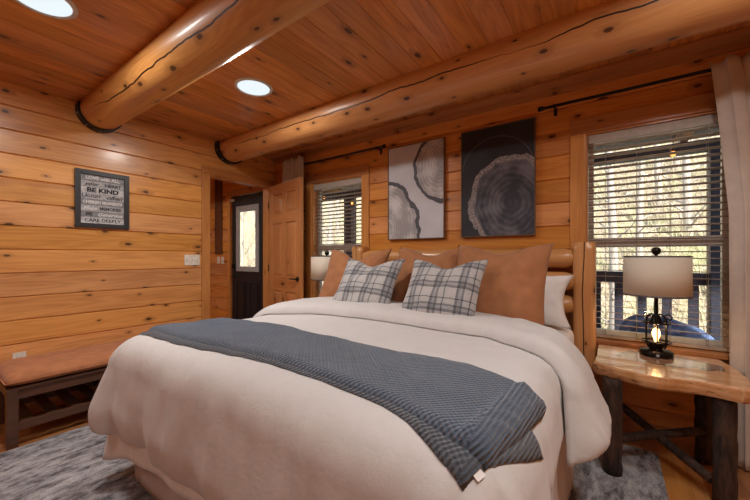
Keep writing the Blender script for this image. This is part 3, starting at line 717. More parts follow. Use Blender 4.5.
# ------------------------------------------------------------------ bench
def bench():
    X0, X1, Y0, Y1 = XL + .02, -3.165, .392, 1.62
    t = tag(empty('bench', ((X0 + X1) / 2, (Y0 + Y1) / 2, 0)), 'dark wood bench with an orange-brown cushion and slatted shelf along the left wall', 'bench')
    cx, cy = t.location.x, t.location.y; x0, x1, y0, y1 = X0 - cx, X1 - cx, Y0 - cy, Y1 - cy; L = .055
    for (a, b) in ((x0, y0), (x1 - L, y0), (x0, y1 - L), (x1 - L, y1 - L)):
        mb = MB(); mb.box(a, a + L, b, b + L, 0, .372, bev=.003); mb.build('leg', M['dkwood'], t)
    mb = MB(); mb.box(x1 - L + .012, x1 - .008, y0 + L, y1 - L, .31, .372, bev=.002); mb.box(x0 + .008, x0 + L - .012, y0 + L, y1 - L, .31, .372, bev=.002)
    mb.box(x0 + L, x1 - L, y0 + .01, y0 + .045, .31, .372, bev=.002); mb.box(x0 + L, x1 - L, y1 - .045, y1 - .01, .31, .372, bev=.002); mb.build('seat_rail', M['dkwood'], t)
    mb = MB(); mb.box(x1 - L + .012, x1 - .008, y0 + L, y1 - L, .105, .155, bev=.002); mb.box(x0 + .008, x0 + L - .012, y0 + L, y1 - L, .105, .155, bev=.002); mb.build('shelf_rail', M['dkwood'], t)
    n = 9
    for i in range(n):
        y = y0 + L + .05 + (y1 - y0 - 2 * L - .1) * i / (n - 1)
        mb = MB(); mb.box(x0 + .045, x1 - .045, y - .033, y + .033, .138, .152, bev=.002); mb.build('shelf_slat', M['dkwood'], t)
    mb = MB(); mb.box(x0, x1, y0, y1, .373, .388); mb.build('seat_board', M['dkwood'], t)
    mb = MB(); nu, nv = 28, 60; w, h, th = x1 - x0 + .01, y1 - y0 + .012, .085
    def P(sgn):
        def f(u, v):
            a, b = 2 * u - 1, 2 * v - 1
            e = (1 - abs(a) ** 9) ** .5 * (1 - abs(b) ** 16) ** .5
            z = .389 + th * (.5 + .5 * sgn * e) * (.93 if sgn > 0 else 1) if sgn > 0 else .389 + .0 + .035 * (1 - e)
            if sgn > 0: z = .389 + .035 + (th - .035) * e + .004 * noise.noise(Vector((a * 4, b * 8, 0))) * e
            return Vector((a * w / 2, b * h / 2, z))
        return f
    mb.grid(P(1), nu, nv); mb.grid(P(-1), nu, nv); bmesh.ops.remove_doubles(mb.b, verts=mb.b.verts, dist=.0005)
    c = mb.build('cushion', M['cush'], t)
    mb = MB(); q = .004; X, Y, z = w / 2 + .001, h / 2 + .001, .425
    mb.tube([(X, -Y, z), (X, Y, z)], q, 6); mb.tube([(-X, -Y, z), (X, -Y, z)], q, 6); mb.tube([(-X, Y, z), (X, Y, z)], q, 6)
    mb.build('piping', M['cush'], c)
bench()

# ------------------------------------------------------------------ BED
bed = tag(empty('log_bed', (-1.18, 1.80, 0)), 'honey-coloured log bed with round rails between split-top posts', 'bed')
bx, by = -1.18, 1.80
def sq(k, n):
    a = 2 * PI * k / n; return (abs(math.cos(a)) ** 4.5 + abs(math.sin(a)) ** 4.5) ** (-1 / 4.5) * .96
def post(x, y, r, h, seed):
    mb = MB(); seg = 24; rings = []; n = 40
    for i in range(seg + 1):
        z = h * i / seg
        rings.append([mb.b.verts.new((r * sq(k, n) * (1 + .04 * noise.noise(Vector((z * 3, k * .6, seed)))) * math.cos(2 * PI * k / n), r * sq(k, n) * (1 + .04 * noise.noise(Vector((z * 3, k * .6, seed + 9)))) * math.sin(2 * PI * k / n), z)) for k in range(n)])
    for i in range(seg):
        for k in range(n): f = mb.b.faces.new((rings[i][k], rings[i][(k + 1) % n], rings[i + 1][(k + 1) % n], rings[i + 1][k])); f.smooth = True
    mb.b.faces.new(rings[0][::-1]); f = mb.b.faces.new(rings[-1])
    bmesh.ops.bevel(mb.b, geom=list(f.edges), offset=.008, segments=2, affect='EDGES')
    return mb.build('headboard_post', M['bedpost'], bed, (x - bx, y - by, 0))
PY = 2.855
post(-.152, PY, .074, 1.35, 1.); post(-2.205, PY, .074, 1.35, 4.)
for (x, y) in ((-.36, .98), (-2.0, .98)):
    mb = MB(); mb.tube([(0, 0, .014), (0, 0, .26)], [.05, .053], 18); mb.build('foot_leg', M['bedpost'], bed, (x - bx, y - by, 0))
def rail(z, r, y, seed):
    mb = MB(); L = 2.0; pts = []; rs = []
    for i in range(41):
        f = i / 40; x = -L / 2 + L * f; e = min(f, 1 - f) * L
        k = 1 if e > .10 else .45 + .55 * math.sqrt(max(0, e) / .10)
        pts.append((x, .006 * noise.noise(Vector((x * 2, seed, 0))), .006 * noise.noise(Vector((x * 2, 0, seed))))); rs.append(r * k * (1 + .04 * noise.noise(Vector((x * 3, seed, 4)))))
    mb.tube(pts, rs, 22); return mb.build('headboard_rail', M['bedlog'], bed, (-1.178 - bx, y - by, z))
rail(1.235, .071, PY, 1.); rail(1.062, .071, PY, 2.); rail(.89, .071, PY, 3.); rail(.60, .071, PY, 4.)
for x in (-.245, -2.115):
    mb = MB(); mb.box(x - .02, x + .02, .80, 2.79, .20, .33, bev=.008); o = mb.build('side_rail', M['dkwood'], bed, (-bx, -by, 0))
mb = MB(); mb.box(-2.095, -.265, .80, .84, .20, .33, bev=.008); mb.build('foot_rail', M['dkwood'], bed, (-bx, -by, 0))
mb = MB()
for i in range(9): mb.box(-2.09, -.27, .95 + i * .21, 1.03 + i * .21, .262, .282)
mb.build('support_slats', M['dkwood'], bed, (-bx, -by, 0))

def soft_box(x0, x1, y0, y1, z0, z1, r, nx=24, ny=26, seed=0, sag=.0):
    mb = MB(); mb.box(x0, x1, y0, y1, z0, z1, bev=r, seg=5)
    return mb
mb = soft_box(-2.115, -.245, .82, 2.775, .285, .47, .03)
tag(mb.build('box_spring', M['sheet'], smooth=True), 'white box spring between the log rails under the mattress', 'box spring')
mb = soft_box(-2.15, -.205, .80, 2.775, .472, .745, .075)
mt = tag(mb.build('mattress', M['sheet'], smooth=True), 'thick king mattress in a white fitted sheet, bare at its corner by the right post', 'mattress')

# bed skirt : pleated cloth round three sides
def skirt():
    mb = MB(); path = []
    X0, X1, Y0, Y1 = -2.165, -.188, .765, 2.70
    def seg(a, b):
        n = max(2, int((Vector(b) - Vector(a)).length / .012))
        for i in range(n): f = i / n; path.append(Vector((a[0] + (b[0] - a[0]) * f, a[1] + (b[1] - a[1]) * f)))
    seg((X1, Y1), (X1, Y0)); seg((X1, Y0), (X0, Y0)); seg((X0, Y0), (X0, Y1)); path.append(Vector((X0, Y1)))
    cen = Vector(((X0 + X1) / 2, 0)); n = len(path)
    def P(u, v):
        i = min(int(round(u * (n - 1))), n - 1); p = path[i]
        d = (path[min(i + 3, n - 1)] - path[max(i - 3, 0)]).normalized(); nn = Vector((-d.y, d.x))
        if nn.dot(p - Vector(((X0 + X1) / 2, 1.9))) < 0: nn = -nn
        s = i * .012; w = (.006 * math.sin(s * 14) + .010 * noise.noise(Vector((s * 5, v, 0)))) * (1 - v)
        w += .018 * (1 - v)
        pl = .008 * (abs((s % .45) - .225) < .012) * (1 - v * .4)
        q = p + nn * (w - pl)
        return Vector((q.x, q.y, .016 + v * .44))
    mb.grid(P, n - 1, 10); o = mb.build('bed_skirt', M['skirt'], fix=False)
    m = o.modifiers.new('s', 'SOLIDIFY'); m.thickness = .003; m.offset = 0
    tag(o, 'pale tailored bed skirt hanging to the rug around the bed', 'bed skirt')
skirt()

# cloth surface over the bed --------------------------------------------------
CX0, CX1, CY0 = -2.155, -.305, .80
RHO = .15; ZT = .80
def topz(a, b):
    u = (a - (CX0 + CX1) / 2) / ((CX1 - CX0) / 2)
    z = ZT + .018 * (1 - min(1, abs(u)) ** 2.5)
    z += .016 * noise.noise(Vector((a * 1.7, b * 1.7, 3))) + .006 * noise.noise(Vector((a * 7, b * 7, 8))) + .0015 * noise.noise(Vector((a * 22, b * 14, 5)))
    return z
def surf(a, b, q=None, fold=1.):
    """a,b cloth coordinates -> point on the draped bed top"""
    px = min(max(a, CX0), CX1); py = max(b, CY0); dx, dy = a - px, b - py; t = math.hypot(dx, dy)
    z = topz(px, py)
    if t < 1e-7: return Vector((a, b, z))
    nx, ny = dx / t, dy / t
    # perimeter coordinate
    if nx > 0 and ny == 0: s = -b
    elif nx < 0 and ny == 0: s = 10 + b
    elif nx == 0: s = 4 + a
    else:
        th = math.atan2(-ny, abs(nx))
        s = (-CY0 + th * .45) if nx > 0 else (10 + CY0 - th * .45)
    corner = (abs(nx) * abs(ny)) * 2
    ql = RHO * PI / 2
    if t < ql: th = t / RHO; h = RHO * math.sin(th); v = RHO * (1 - math.cos(th))
    else:
        k = t - ql; fl = .10 + .24 * corner + (.05 if nx < 0 else 0); h = RHO + k * fl; v = RHO + k * math.sqrt(1 - fl * fl)
    k = min(1, max(0, (t - .10) / .45))
    wv = .020 * math.sin(s * 10.5 + 1.7 * math.sin(s * 3.1)) + .014 * noise.noise(Vector((s * 6, t * 1.5, 2))) * 2
    wv *= k * (1 + 1.2 * corner)
    wv += .006 * noise.noise(Vector((s * 9, t * 7, 6))) * min(1, t / .1)
    wv += (.010 * noise.noise(Vector((s * 17, t * 1.3, 9))) + .005 * noise.noise(Vector((s * 38, t * 2.2, 4)))) * min(1, t / .3)
    h += wv * fold
    return Vector((px + nx * h, py + ny * h, z - v))
def nrm(a, b, fold=1.):
    e = .004; u = surf(a + e, b, fold=fold) - surf(a - e, b, fold=fold); v = surf(a, b + e, fold=fold) - surf(a, b - e, fold=fold); n = u.cross(v)
    return n.normalized() if n.length > 1e-12 else Vector((0, 0, 1))

def duvet():
    mb = MB(); rows = []
    Yb = 2.10; LS, LF = .43, .60
    # perimeter stations: base point and direction
    st = []
    n1 = 70
    for i in range(n1): st.append((CX1, Yb + (CY0 - Yb) * i / n1, 0.0))
    for i in range(16): st.append((CX1, CY0, (PI / 2) * i / 16))
    n2 = 90
    for i in range(n2 + 1): st.append((CX1 + (CX0 - CX1) * i / n2, CY0, PI / 2))
    for i in range(1, 17): st.append((CX0, CY0, PI / 2 + (PI / 2) * i / 16))
    for i in range(1, n1 + 1): st.append((CX0, CY0 + (Yb - CY0) * i / n1, PI))
    nt = 34
    for (x, y, th) in st:
        d = (math.cos(th), -math.sin(th)); f = abs(d[1]); L = LS + (LF - LS) * f ** 1.5 - .0 * (2 * abs(d[0] * d[1])) ** 1.5
        if th > PI / 2: L += .0
        else: L -= .05 * (2 * abs(d[0] * d[1]))
        s = x * 3 + y * 5
        L += .012 * math.sin(s)
        row = []
        for j in range(nt + 1):
            t = L * j / nt
            a, b = x + d[0] * t, y + d[1] * t
            if j == 0: row.append(mb.b.verts.new((x, y, topz(x, y))))
            else:
                p = surf(a, b); c_ = .05 * max(0, (t / L - .72) / .28) ** 2
                row.append(mb.b.verts.new((p.x - d[0] * c_, p.y - d[1] * c_, p.z)))
        # rolled hem inward
        p = row[-1].co; row.append(mb.b.verts.new((p.x - d[0] * .015, p.y - d[1] * .015, p.z - .008))); row.append(mb.b.verts.new((p.x - d[0] * .035, p.y - d[1] * .035, p.z + .02)))
        rows.append(row)
    for A, B in zip(rows, rows[1:]):
        for j in range(len(A) - 1):
            f = mb.b.faces.new((A[j], A[j + 1], B[j + 1], B[j]))
    # top
    nx, ny = n2, n1
    g = [[mb.b.verts.new((CX1 + (CX0 - CX1) * i / nx, CY0 + (Yb - CY0) * j / ny, topz(CX1 + (CX0 - CX1) * i / nx, CY0 + (Yb - CY0) * j / ny))) for j in range(ny + 1)] for i in range(nx + 1)]
    for i in range(nx):
        for j in range(ny): mb.b.faces.new((g[i][j], g[i + 1][j], g[i + 1][j + 1], g[i][j + 1]))
    bmesh.ops.remove_doubles(mb.b, verts=mb.b.verts, dist=.0008)
    o = mb.build('duvet', M['duvet'], smooth=True); return o
dv = tag(duvet(), 'oatmeal white duvet spread over the bed, its head end folded back', 'duvet')

def slab_on(name, a0, a1, b0f, b1f, off0, offf, mat, parent=None, na=90, nb=24, fold=1., cut=0.):
    """closed thick sheet following the bed surface; offf(u,v,a,b) = outer offset"""
    mb = MB(); top = []; bot = []
    for i in range(na + 1):
        u = i / na; ra = []; rb = []
        for j in range(nb + 1):
            v = j / nb; a = a0 + (a1 - a0) * u; b = b0f(a, u) + (b1f(a, u) - b0f(a, u)) * v
            aa = a - cut * (1 - v) * max(0, (u - .85) / .15)
            p = surf(aa, b, fold=fold); n = nrm(aa, b, fold)
            ra.append(mb.b.verts.new(p + n * offf(u, v, aa, b))); rb.append(mb.b.verts.new(p + n * off0))
        top.append(ra); bot.append(rb)
    for i in range(na):
        for j in range(nb):
            mb.b.faces.new((top[i][j], top[i + 1][j], top[i + 1][j + 1], top[i][j + 1])); mb.b.faces.new((bot[i][j], bot[i][j + 1], bot[i + 1][j + 1], bot[i + 1][j]))
    for i in range(na):
        for j in (0, nb): mb.b.faces.new((top[i][j], bot[i][j], bot[i + 1][j], top[i + 1][j]))
    for j in range(nb):
        for i in (0, na): mb.b.faces.new((top[i][j], top[i][j + 1], bot[i][j + 1], bot[i][j]))
    return mb.build(name, mat, parent, smooth=True)

def cuff():
    a0, a1 = CX0 - .42, CX1 + .45
    def front(a, u):
        e = 1.80
        if a < CX0 + .5: e -= .30 * ((CX0 + .5 - a) / .9) ** 1.3
        if a > CX1 - .25: e -= .36 * ((a - CX1 + .25) / .75) ** 1.0
        return e + .012 * math.sin(a * 9)
    def back(a, u):
        e = 2.32
        e -= 1.0 * min(.34, max(0, a + .54))
        return e
    def off(u, v, a, b):
        e = 1 - (1 - min(1, v / .22)) ** 2.4
        e2 = 1 - max(0, (v - .8) / .2) ** 2 * .5
        s = min(1, u / .03, (1 - u) / .03) ** .5 if 0 < u < 1 else 0
        lump = 1 + .22 * noise.noise(Vector((a * 3, b * 3, 1))) + .07 * noise.noise(Vector((a * 9, b * 12, 1)))
        side = 1 - .35 * min(1, max(0, (a - CX1) / .3)) - .3 * min(1, max(0, (CX0 - a) / .3))
        return .012 + .012 * min(1, max(0, (a - CX1) / .15, (CX0 - a) / .15)) + .066 * (e ** .5) * e2 * s * lump * side + .17 * (max(0, a - CX1 - .14) / .4) ** 1.3 * (e ** .5) * s
    return slab_on('folded_cuff', a0, a1, front, back, .004, off, M['duvet'], dv, na=150, nb=34, fold=.35)
cuff()

# knitted throw
def throw():
    t = tag(empty('throw_blanket', (-1.2, 1.05, 0)), 'slate blue knitted throw laid across the foot half of the bed', 'throw blanket')
    def f1(a, u): return .845 + .012 * math.sin(a * 4) - .12 * max(0, (a + .55) / .55) + .0
    def b1(a, u):
        e = 1.285 + .02 * math.sin(a * 3 + 1)
        if a > -.45: e -= .17 * (a + .45) / .45
        return e
    def off(u, v, a, b):
        e = min(1, v / .06, (1 - v) / .06, u / .012, (1 - u) / .015); e = max(0, e) ** .5
        return .012 + .020 * e + .003 * noise.noise(Vector((a * 6, b * 6, 0))) + (.010 * noise.noise(Vector((a * 30, b * 30, 4))) + .012) * (u > .955) * e
    slab_on('upper_layer', CX0 - .24, CX1 + .15, f1, b1, .010, off, M['knit'], t, na=150, nb=30, cut=.07)
    def f2(a, u): return f1(a, u) - .035 - .03 * max(0, (a + .6) / .6) - .02 * math.sin(a * 2.2)
    def b2(a, u): return f2(a, u) + .34
    def off2(u, v, a, b):
        e = max(0, min(1, v / .05, (1 - v) / .06, u / .012, (1 - u) / .015)) ** .5
        return .004 + .009 * e
    slab_on('lower_layer', CX0 - .235, CX1 + .20, f2, b2, .002, off2, M['knit2'], t, na=130, nb=18, cut=.15)
    p = surf(-.24, .735); n = nrm(-.24, .735)
    mb = MB(); mb.box(-.012, .012, -.016, .016, 0, .001); o = mb.build('care_tag', M['sheet'], t); o.location = p + n * .006
    o.rotation_euler = n.to_track_quat('Z', 'Y').to_euler(); o.rotation_euler.rotate_axis('Z', .5)
    for ch in t.children: ch.location -= t.location
    return t
th = throw()
# object-space knit texture expects world x/y : shift is harmless

# top sheet peeking out from under the duvet at the left foot corner
def sheet():
    mb = MB()
    def P(u, v):
        # u along the foot-left corner, v down
        ang = u * 1.0
        if u < .4: x = -2.225; y = 1.25 - (1.25 - .73) * (u / .4)
        else: f = (u - .4) / .6; x = -2.225 + 1.1 * f; y = .70
        cor = math.exp(-((u - .4) / .09) ** 2)
        dn = .56 - v * (.34 + .10 * cor - .10 * max(0, u - .55))
        ox = -.045 * cor * v * 2; oy = -.030 * cor * v - .02 * v
        w = .008 * math.sin(u * 30) * v
        return Vector((x + ox - (w if u < .4 else 0), y + oy + (w if u > .4 else 0), dn))
    mb.grid(P, 80, 14); o = mb.build('flat_sheet', M['sheet'], fix=False); m = o.modifiers.new('s', 'SOLIDIFY'); m.thickness = .003; m.offset = 0
    tag(o, 'pale flat sheet poking out below the duvet at the left foot corner', 'bed sheet')
sheet()

# ------------------------------------------------------------------ pillows
def pillow(name, w, h, t, loc, lean, rz, mat, label, group, chop=0., seed=0., roll=0., corner=1., flange=0.):
    mb = MB(); N = 34
    def P(sgn):
        def f(u, v):
            a, b = 2 * u - 1, 2 * v - 1
            a2 = math.copysign(abs(a) ** .85, a); b2 = math.copysign(abs(b) ** .85, b)
            e = ((1 - abs(a2) ** 2.6) ** .62) * ((1 - abs(b2) ** 2.6) ** .62)
            x = w / 2 * a2 * (1 - .085 * corner * (1 - b2 * b2)); y = h / 2 * b2 * (1 - .085 * corner * (1 - a2 * a2))
            dip = chop * math.exp(-(a2 / .42) ** 2) * max(0, (b2 + .35) / 1.35) ** 1.6
            y -= dip
            z = sgn * t / 2 * e * (1 - .45 * (dip / (chop + 1e-6)) * (chop > 0)) 
            wr = noise.noise(Vector((a2 * 2.2 + seed, b2 * 2.2, sgn))) * .018 + noise.noise(Vector((a2 * 6 + seed, b2 * 4, sgn * 2))) * .007
            # corner-directed creases
            cr = math.sin(math.atan2(b2 - 1.1, abs(a2) - 1.1) * 22 + seed) * .008 * max(0, (abs(a2) + abs(b2) - .9))
            z += sgn * (wr + cr) * (e ** .5)
            return Vector((x, y + h / 2, z))
        return f
    mb.grid(P(1), N, N); mb.grid(P(-1), N, N); bmesh.ops.remove_doubles(mb.b, verts=mb.b.verts, dist=.0006)
    o = mb.build(name, mat, None, loc, smooth=True)
    # local x = width, y = up, z = front -> stand it up facing -y, leaning back by lean
    R = Matrix.Rotation(rz, 4, 'Z') @ Matrix.Rotation(PI / 2 - lean, 4, 'X') @ Matrix.Rotation(roll, 4, 'Z')
    o.rotation_euler = R.to_euler()
    return tag(o, label, 'pillow', group)
ZP = .775
# white sleeping pillows
pillow('bed_pillow', .90, .46, .17, (-1.66, 2.55, ZP - .01), .42, .0, M['sheet'], 'white sleeping pillow at the left, hidden behind the rust-brown cushions', 'white sleeping pillows', seed=1.)
pillow('bed_pillow', .95, .40, .16, (-.68, 2.56, ZP - .01), .50, .0, M['sheet'], 'white sleeping pillow whose corner shows beside the right bedpost', 'white sleeping pillows', seed=2., roll=.0, corner=1.5)
pillow('brown_cushion', .68, .61, .20, (-1.94, 2.28, ZP), .47, .10, M['tanp'], 'rust-brown square cushion at the far left, its dented top corner by the left post', 'rust-brown cushions', chop=.10, seed=3., roll=.0)
pillow('brown_cushion', .64, .61, .18, (-1.21, 2.30, ZP), .44, .0, M['tanp'], 'rust-brown cushion in the middle, half hidden behind the right plaid cushion', 'rust-brown cushions', chop=.06, seed=4., roll=.0)
pillow('brown_cushion', .65, .61, .20, (-.63, 2.18, ZP), .42, -.04, M['tanp'], 'largest-looking rust-brown cushion at the right end of the row', 'rust-brown cushions', chop=.05, seed=5., roll=.0)
pillow('plaid_cushion', .57, .53, .16, (-1.60, 2.00, ZP + .015), .60, .04, M['plaid'], 'left of the two grey plaid cushions, with a dented top', 'grey plaid cushions', chop=.06, seed=6., roll=.0)
pillow('plaid_cushion', .55, .53, .16, (-.925, 1.93, ZP + .01), .58, .0, M['plaid2'], 'right of the two grey plaid cushions, with a dented top', 'grey plaid cushions', chop=.06, seed=7., roll=.0)

# ------------------------------------------------------------------ live-edge bedside tables
def nightstand(name, loc, label, flip=1):
    t = tag(empty(name, loc), label, 'bedside table', 'live-edge log-leg bedside tables')
    ox, oy = .24, 2.62
    poly = [(-.072, 2.875), (-.070, 2.62), (-.082, 2.385), (-.03, 2.345), (.06, 2.305), (.13, 2.278), (.205, 2.268), (.29, 2.29), (.37, 2.312), (.44, 2.31), (.52, 2.285), (.575, 2.31), (.585, 2.50), (.58, 2.70), (.558, 2.785), (.545, 2.875)]
    pts = []
    for i, p in enumerate(poly):
        q = poly[(i + 1) % len(poly)]
        for k in range(4):
            f = k / 4; w = .004 * noise.noise(Vector((p[0] * 20 + k * 2, p[1] * 20, 1)))
            pts.append((flip * (p[0] + (q[0] - p[0]) * f - ox + w), p[1] + (q[1] - p[1]) * f - oy + w))
    mb = MB(); n = len(pts); c = Vector((0, 0, 0)); rings = []
    for (z, s) in ((-.070, .965), (-.060, .985), (-.035, 1.0), (-.010, .995), (-.003, .990), (0, .982)):
        rings.append([mb.b.verts.new((p[0] * s + .004 * noise.noise(Vector((p[0] * 14, p[1] * 14, z * 60))), p[1] * s, z)) for p in pts])
    for A, B in zip(rings, rings[1:]):
        for k in range(n): mb.b.faces.new((A[k], A[(k + 1) % n], B[(k + 1) % n], B[k]))
    mb.b.faces.new(rings[0][::-1]); mb.b.faces.new(rings[-1])
    mb.build('table_top', M['slab'], t, (0, 0, .62))
    def leg(x, y, dx=0, dy=0, r=.046, seed=0):
        mb = MB(); N = 14; P0 = Vector((flip * (x - ox) + dx, y - oy + dy, .0145)); P1 = Vector((flip * (x - ox), y - oy, .552))
        pts = [P0.lerp(P1, i / N) for i in range(N + 1)]; mb.tube(pts, [r * (1 + .10 * noise.noise(Vector((i * .6, seed, 0)))) for i in range(N + 1)], 16)
        for v in mb.b.verts: v.co += Vector((1, 1, 0)) * .004 * noise.noise(v.co * 18)
        mb.build('leg', M['bark'], t)
    leg(.012, 2.345, seed=1); leg(.470, 2.375, seed=2, r=.045); leg(.02, 2.83, seed=3, r=.042); leg(.47, 2.80, seed=4, r=.046)
    for (p, q) in (((.02, 2.80, .27), (.43, 2.40, .10)), ((.03, 2.40, .19), (.46, 2.78, .20))):
        mb = MB(); A = Vector((flip * (p[0] - ox), p[1] - oy, p[2])); B = Vector((flip * (q[0] - ox), q[1] - oy, q[2]))
        mb.tube([A.lerp(B, i / 10) for i in range(11)], [.024 * (1 + .1 * noise.noise(Vector((i * .7, p[2], 3)))) for i in range(11)], 12); mb.build('stretcher', M['bark'], t)
    return t
nightstand('bedside_table', (.24, 2.62, 0), 'live-edge slab table on dark bark-covered log legs, right of the bed')
nightstand('bedside_table', (-2.71, 2.45, .0), 'live-edge slab table hidden beyond the left side of the bed', -1)

# ------------------------------------------------------------------ lantern lamps
def lamp(loc, rz, label):
    t = tag(empty('lantern_lamp', (loc[0], loc[1], .6205), rz), label, 'table lamp', 'lantern table lamps')
    mb = MB(); mb.lathe([(0, .0005), (.082, .0005), (.085, .006), (.085, .026), (.078, .032), (.040, .034), (.034, .046), (.030, .050), (0, .050)], n=32); b = mb.build('base', M['iron_r'], t)
    mb = MB(); mb.tube([(0, -.084, .016), (0, -.092, .016)], .008, 10); mb.build('dimmer_knob', M['greyv'], b)
    mb = MB(); mb.lathe([(.036, .050), (.040, .056), (.040, .078), (.030, .084), (.012, .086), (0, .086)], n=24); mb.build('socket_cup', M['iron_r'], t)
    # cage : six bowed wires and rings
    mb = MB()
    for k in range(6):
        a = 2 * PI * (k + .5) / 6; pr_ = [(.044, .05), (.056, .075), (.056, .21), (.050, .245), (.024, .262), (.012, .256)]
        mb.tube([(r * math.cos(a), r * math.sin(a), z) for r, z in pr_], .0042, 6)
    mb.build('cage_wires', M['iron_r'], t)
    for z, R in ((.088, .074), (.208, .070)):
        mb = MB(); mb.torus((0, 0, z), R, .0042); mb.torus((0, 0, z), .053, .003, n=24, m=6)
        for k in range(4): a = 2 * PI * k / 4 + .4; mb.tube([(.052 * math.cos(a), .052 * math.sin(a), z), (.067 * math.cos(a), .067 * math.sin(a), z)], .003, 6)
        mb.build('guard_ring', M['iron_r'], t)
    mb = MB(); mb.lathe([(.034, .086), (.037, .10), (.037, .19), (.032, .20)], n=24); mb.build('glass_chimney', M['glass'], t)
    mb = MB(); mb.lathe([(.010, .088), (.011, .10), (.020, .125), (.022, .142), (.016, .162), (.006, .172), (0, .174)], n=16); mb.build('bulb', M['bulb'], t)
    mb = MB(); mb.lathe([(0, .200), (.036, .200), (.038, .208), (.026, .226), (.020, .252), (.012, .258), (.010, .40), (.010, .628), (0, .628)], n=20); mb.build('stem', M['iron_r'], t)
    mb = MB(); mb.tube([(.030, 0, .245), (.060, 0, .262), (.078, 0, .246), (.070, 0, .228), (.052, 0, .232)], .0045, 8); mb.build('scroll_arm', M['iron_r'], t)
    R0, R1, za, zb = .170, .168, .378, .630
    mb = MB(); mb.lathe([(R0, za), (R1, zb), (R1 - .002, zb), (R0 - .002, za)], n=56, closed=True); s = mb.build('lamp_shade', M['shade'], t)
    mb = MB(); mb.lathe([(R0 + .0012, za - .001), (R0 + .0012, za + .009), (R0 - .003, za + .009), (R0 - .003, za - .001)], n=56, closed=True); mb.build('shade_trim', M['shadetrim'], s); mb = MB(); mb.lathe([(R1 + .0012, zb - .008), (R1 + .0012, zb + .001), (R1 - .003, zb + .001), (R1 - .003, zb - .008)], n=56, closed=True); mb.build('shade_trim', M['shadetrim'], s)
    mb = MB()
    for k in range(3): a = 2 * PI * k / 3; mb.tube([(0, 0, zb - .012), ((R1 - .003) * math.cos(a), (R1 - .003) * math.sin(a), zb - .006)], .002, 6)
    mb.build('shade_spider', M['iron_r'], s)
    mb = MB(); mb.lathe([(0, .618), (.008, .620), (.008, .637), (.016, .641), (.024, .652), (.026, .663), (.022, .676), (.012, .684), (0, .687)], n=18); mb.build('finial', M['iron_r'], t)
    L = bpy.data.lights.new('bulb_glow', 'POINT'); L.energy = 1.6; L.color = (1., .62, .30); L.shadow_soft_size = .02
    lo = bpy.data.objects.new('bulb_glow', L); COL.objects.link(lo); lo.parent = t; lo.location = (0, 0, .183)
    return t
lamp((.240, 2.765, .6205), 0., 'lantern-based lamp with a cream drum shade on the slab table at the right window')
lamp((-2.47, 2.62, .6425), 0., 'lantern-based lamp with a cream drum shade beside the pine door, beyond the bed')

# ------------------------------------------------------------------ OUTSIDE
mb = MB(); x = -9.
while x < 5: mb.box(x, x + .138, YW + WT + .005, 5.10, -.10, -.06, bev=.003, seg=1); x += .145
tag(mb.build('porch_floor', M['dkdeck']), kind='structure')
mb = MB(); mb.box(-9, 5, YW + WT + .005, 5.35, 2.62, 2.66); tag(mb.build('porch_roof', M['dkdeck']), kind='structure')
mb = MB(); mb.box(-9, 5, 4.86, 4.98, 2.36, 2.478, bev=.005); tag(mb.build('porch_header', M['dkdeck']), 'dark porch header beam outside above the railing', 'porch beam')
for i in range(9):
    x = -6.9 + i * 1.05 + .2
    mb = MB(); mb.box(-.035, .035, 3.16, 5.3, 2.48, 2.615, bev=.003); o = mb.build('porch_rafter', wood_r if False else M['trim_y'], None, (x, 0, 0))
    tag(o, 'brown rafter under the porch roof seen above the blinds', 'rafter', 'porch rafters outside the windows')
for x, lab in ((.935, 'dark porch post outside the right window by the curtain'), (-4.02, 'dark porch post outside the left window'), (-6.6, 'dark porch post seen through the hall door glass')):
    mb = MB(); mb.box(-.085, .085, -.085, .085, -.06, 2.358, bev=.006); tag(mb.build('porch_post', M['dkdeck'], None, (x, 4.90, 0)), lab, 'porch post')
def railing(x0, x1, label):
    t = tag(empty('porch_railing', ((x0 + x1) / 2, 4.93, -.06)), label, 'railing', 'dark porch railings'); h = (x1 - x0) / 2
    mb = MB(); mb.box(-h, h, -.07, .07, 1.075, 1.125, bev=.004); mb.box(-h, h, -.02, .02, 1.00, 1.075, bev=.003); mb.build('top_rail', M['dkdeck'], t)
    mb = MB(); mb.box(-h, h, -.02, .02, .08, .16, bev=.003); mb.build('bottom_rail', M['dkdeck'], t)
    n = int(2 * h / .215)
    for i in range(n):
        x = -h + (i + .5) * 2 * h / n
        mb = MB(); mb.box(x - .042, x + .042, -.018, .018, .16, 1.0, bev=.003); mb.build('baluster', M['dkdeck'], t)
railing(-3.93, .845, 'dark slatted porch railing outside between the left and right windows')
railing(1.025, 4.9, 'dark slatted porch railing right of the porch post by the curtain')
railing(-6.50, -4.11, 'dark slatted porch railing outside the hall door')
for (x, y, z, lab) in ((.452, 3.9, 2.15, 'small glowing orange bulb strung outside at the top of the right window'), (-4.31, 4.5, 2.33, 'left of two glowing orange bulbs outside the left window'), (-3.65, 4.5, 2.17, 'right of two glowing orange bulbs outside the left window')):
    t = tag(empty('string_light', (x, y, z)), lab, 'string light', 'orange porch bulbs')
    g = MB(); g.lathe([(0, -.03), (.016, -.022), (.022, -.005), (.014, .014), (.010, .018)], n=12); g.build('bulb', M['bulb2'], t)
    g = MB(); g.lathe([(.011, .016), (.012, .045), (0, .047)], n=10); g.tube([(0, 0, .045), (0, 0, 2.615 - z if y > 3.2 else .2)], .003, 5); g.build('socket', M['iron'], t)
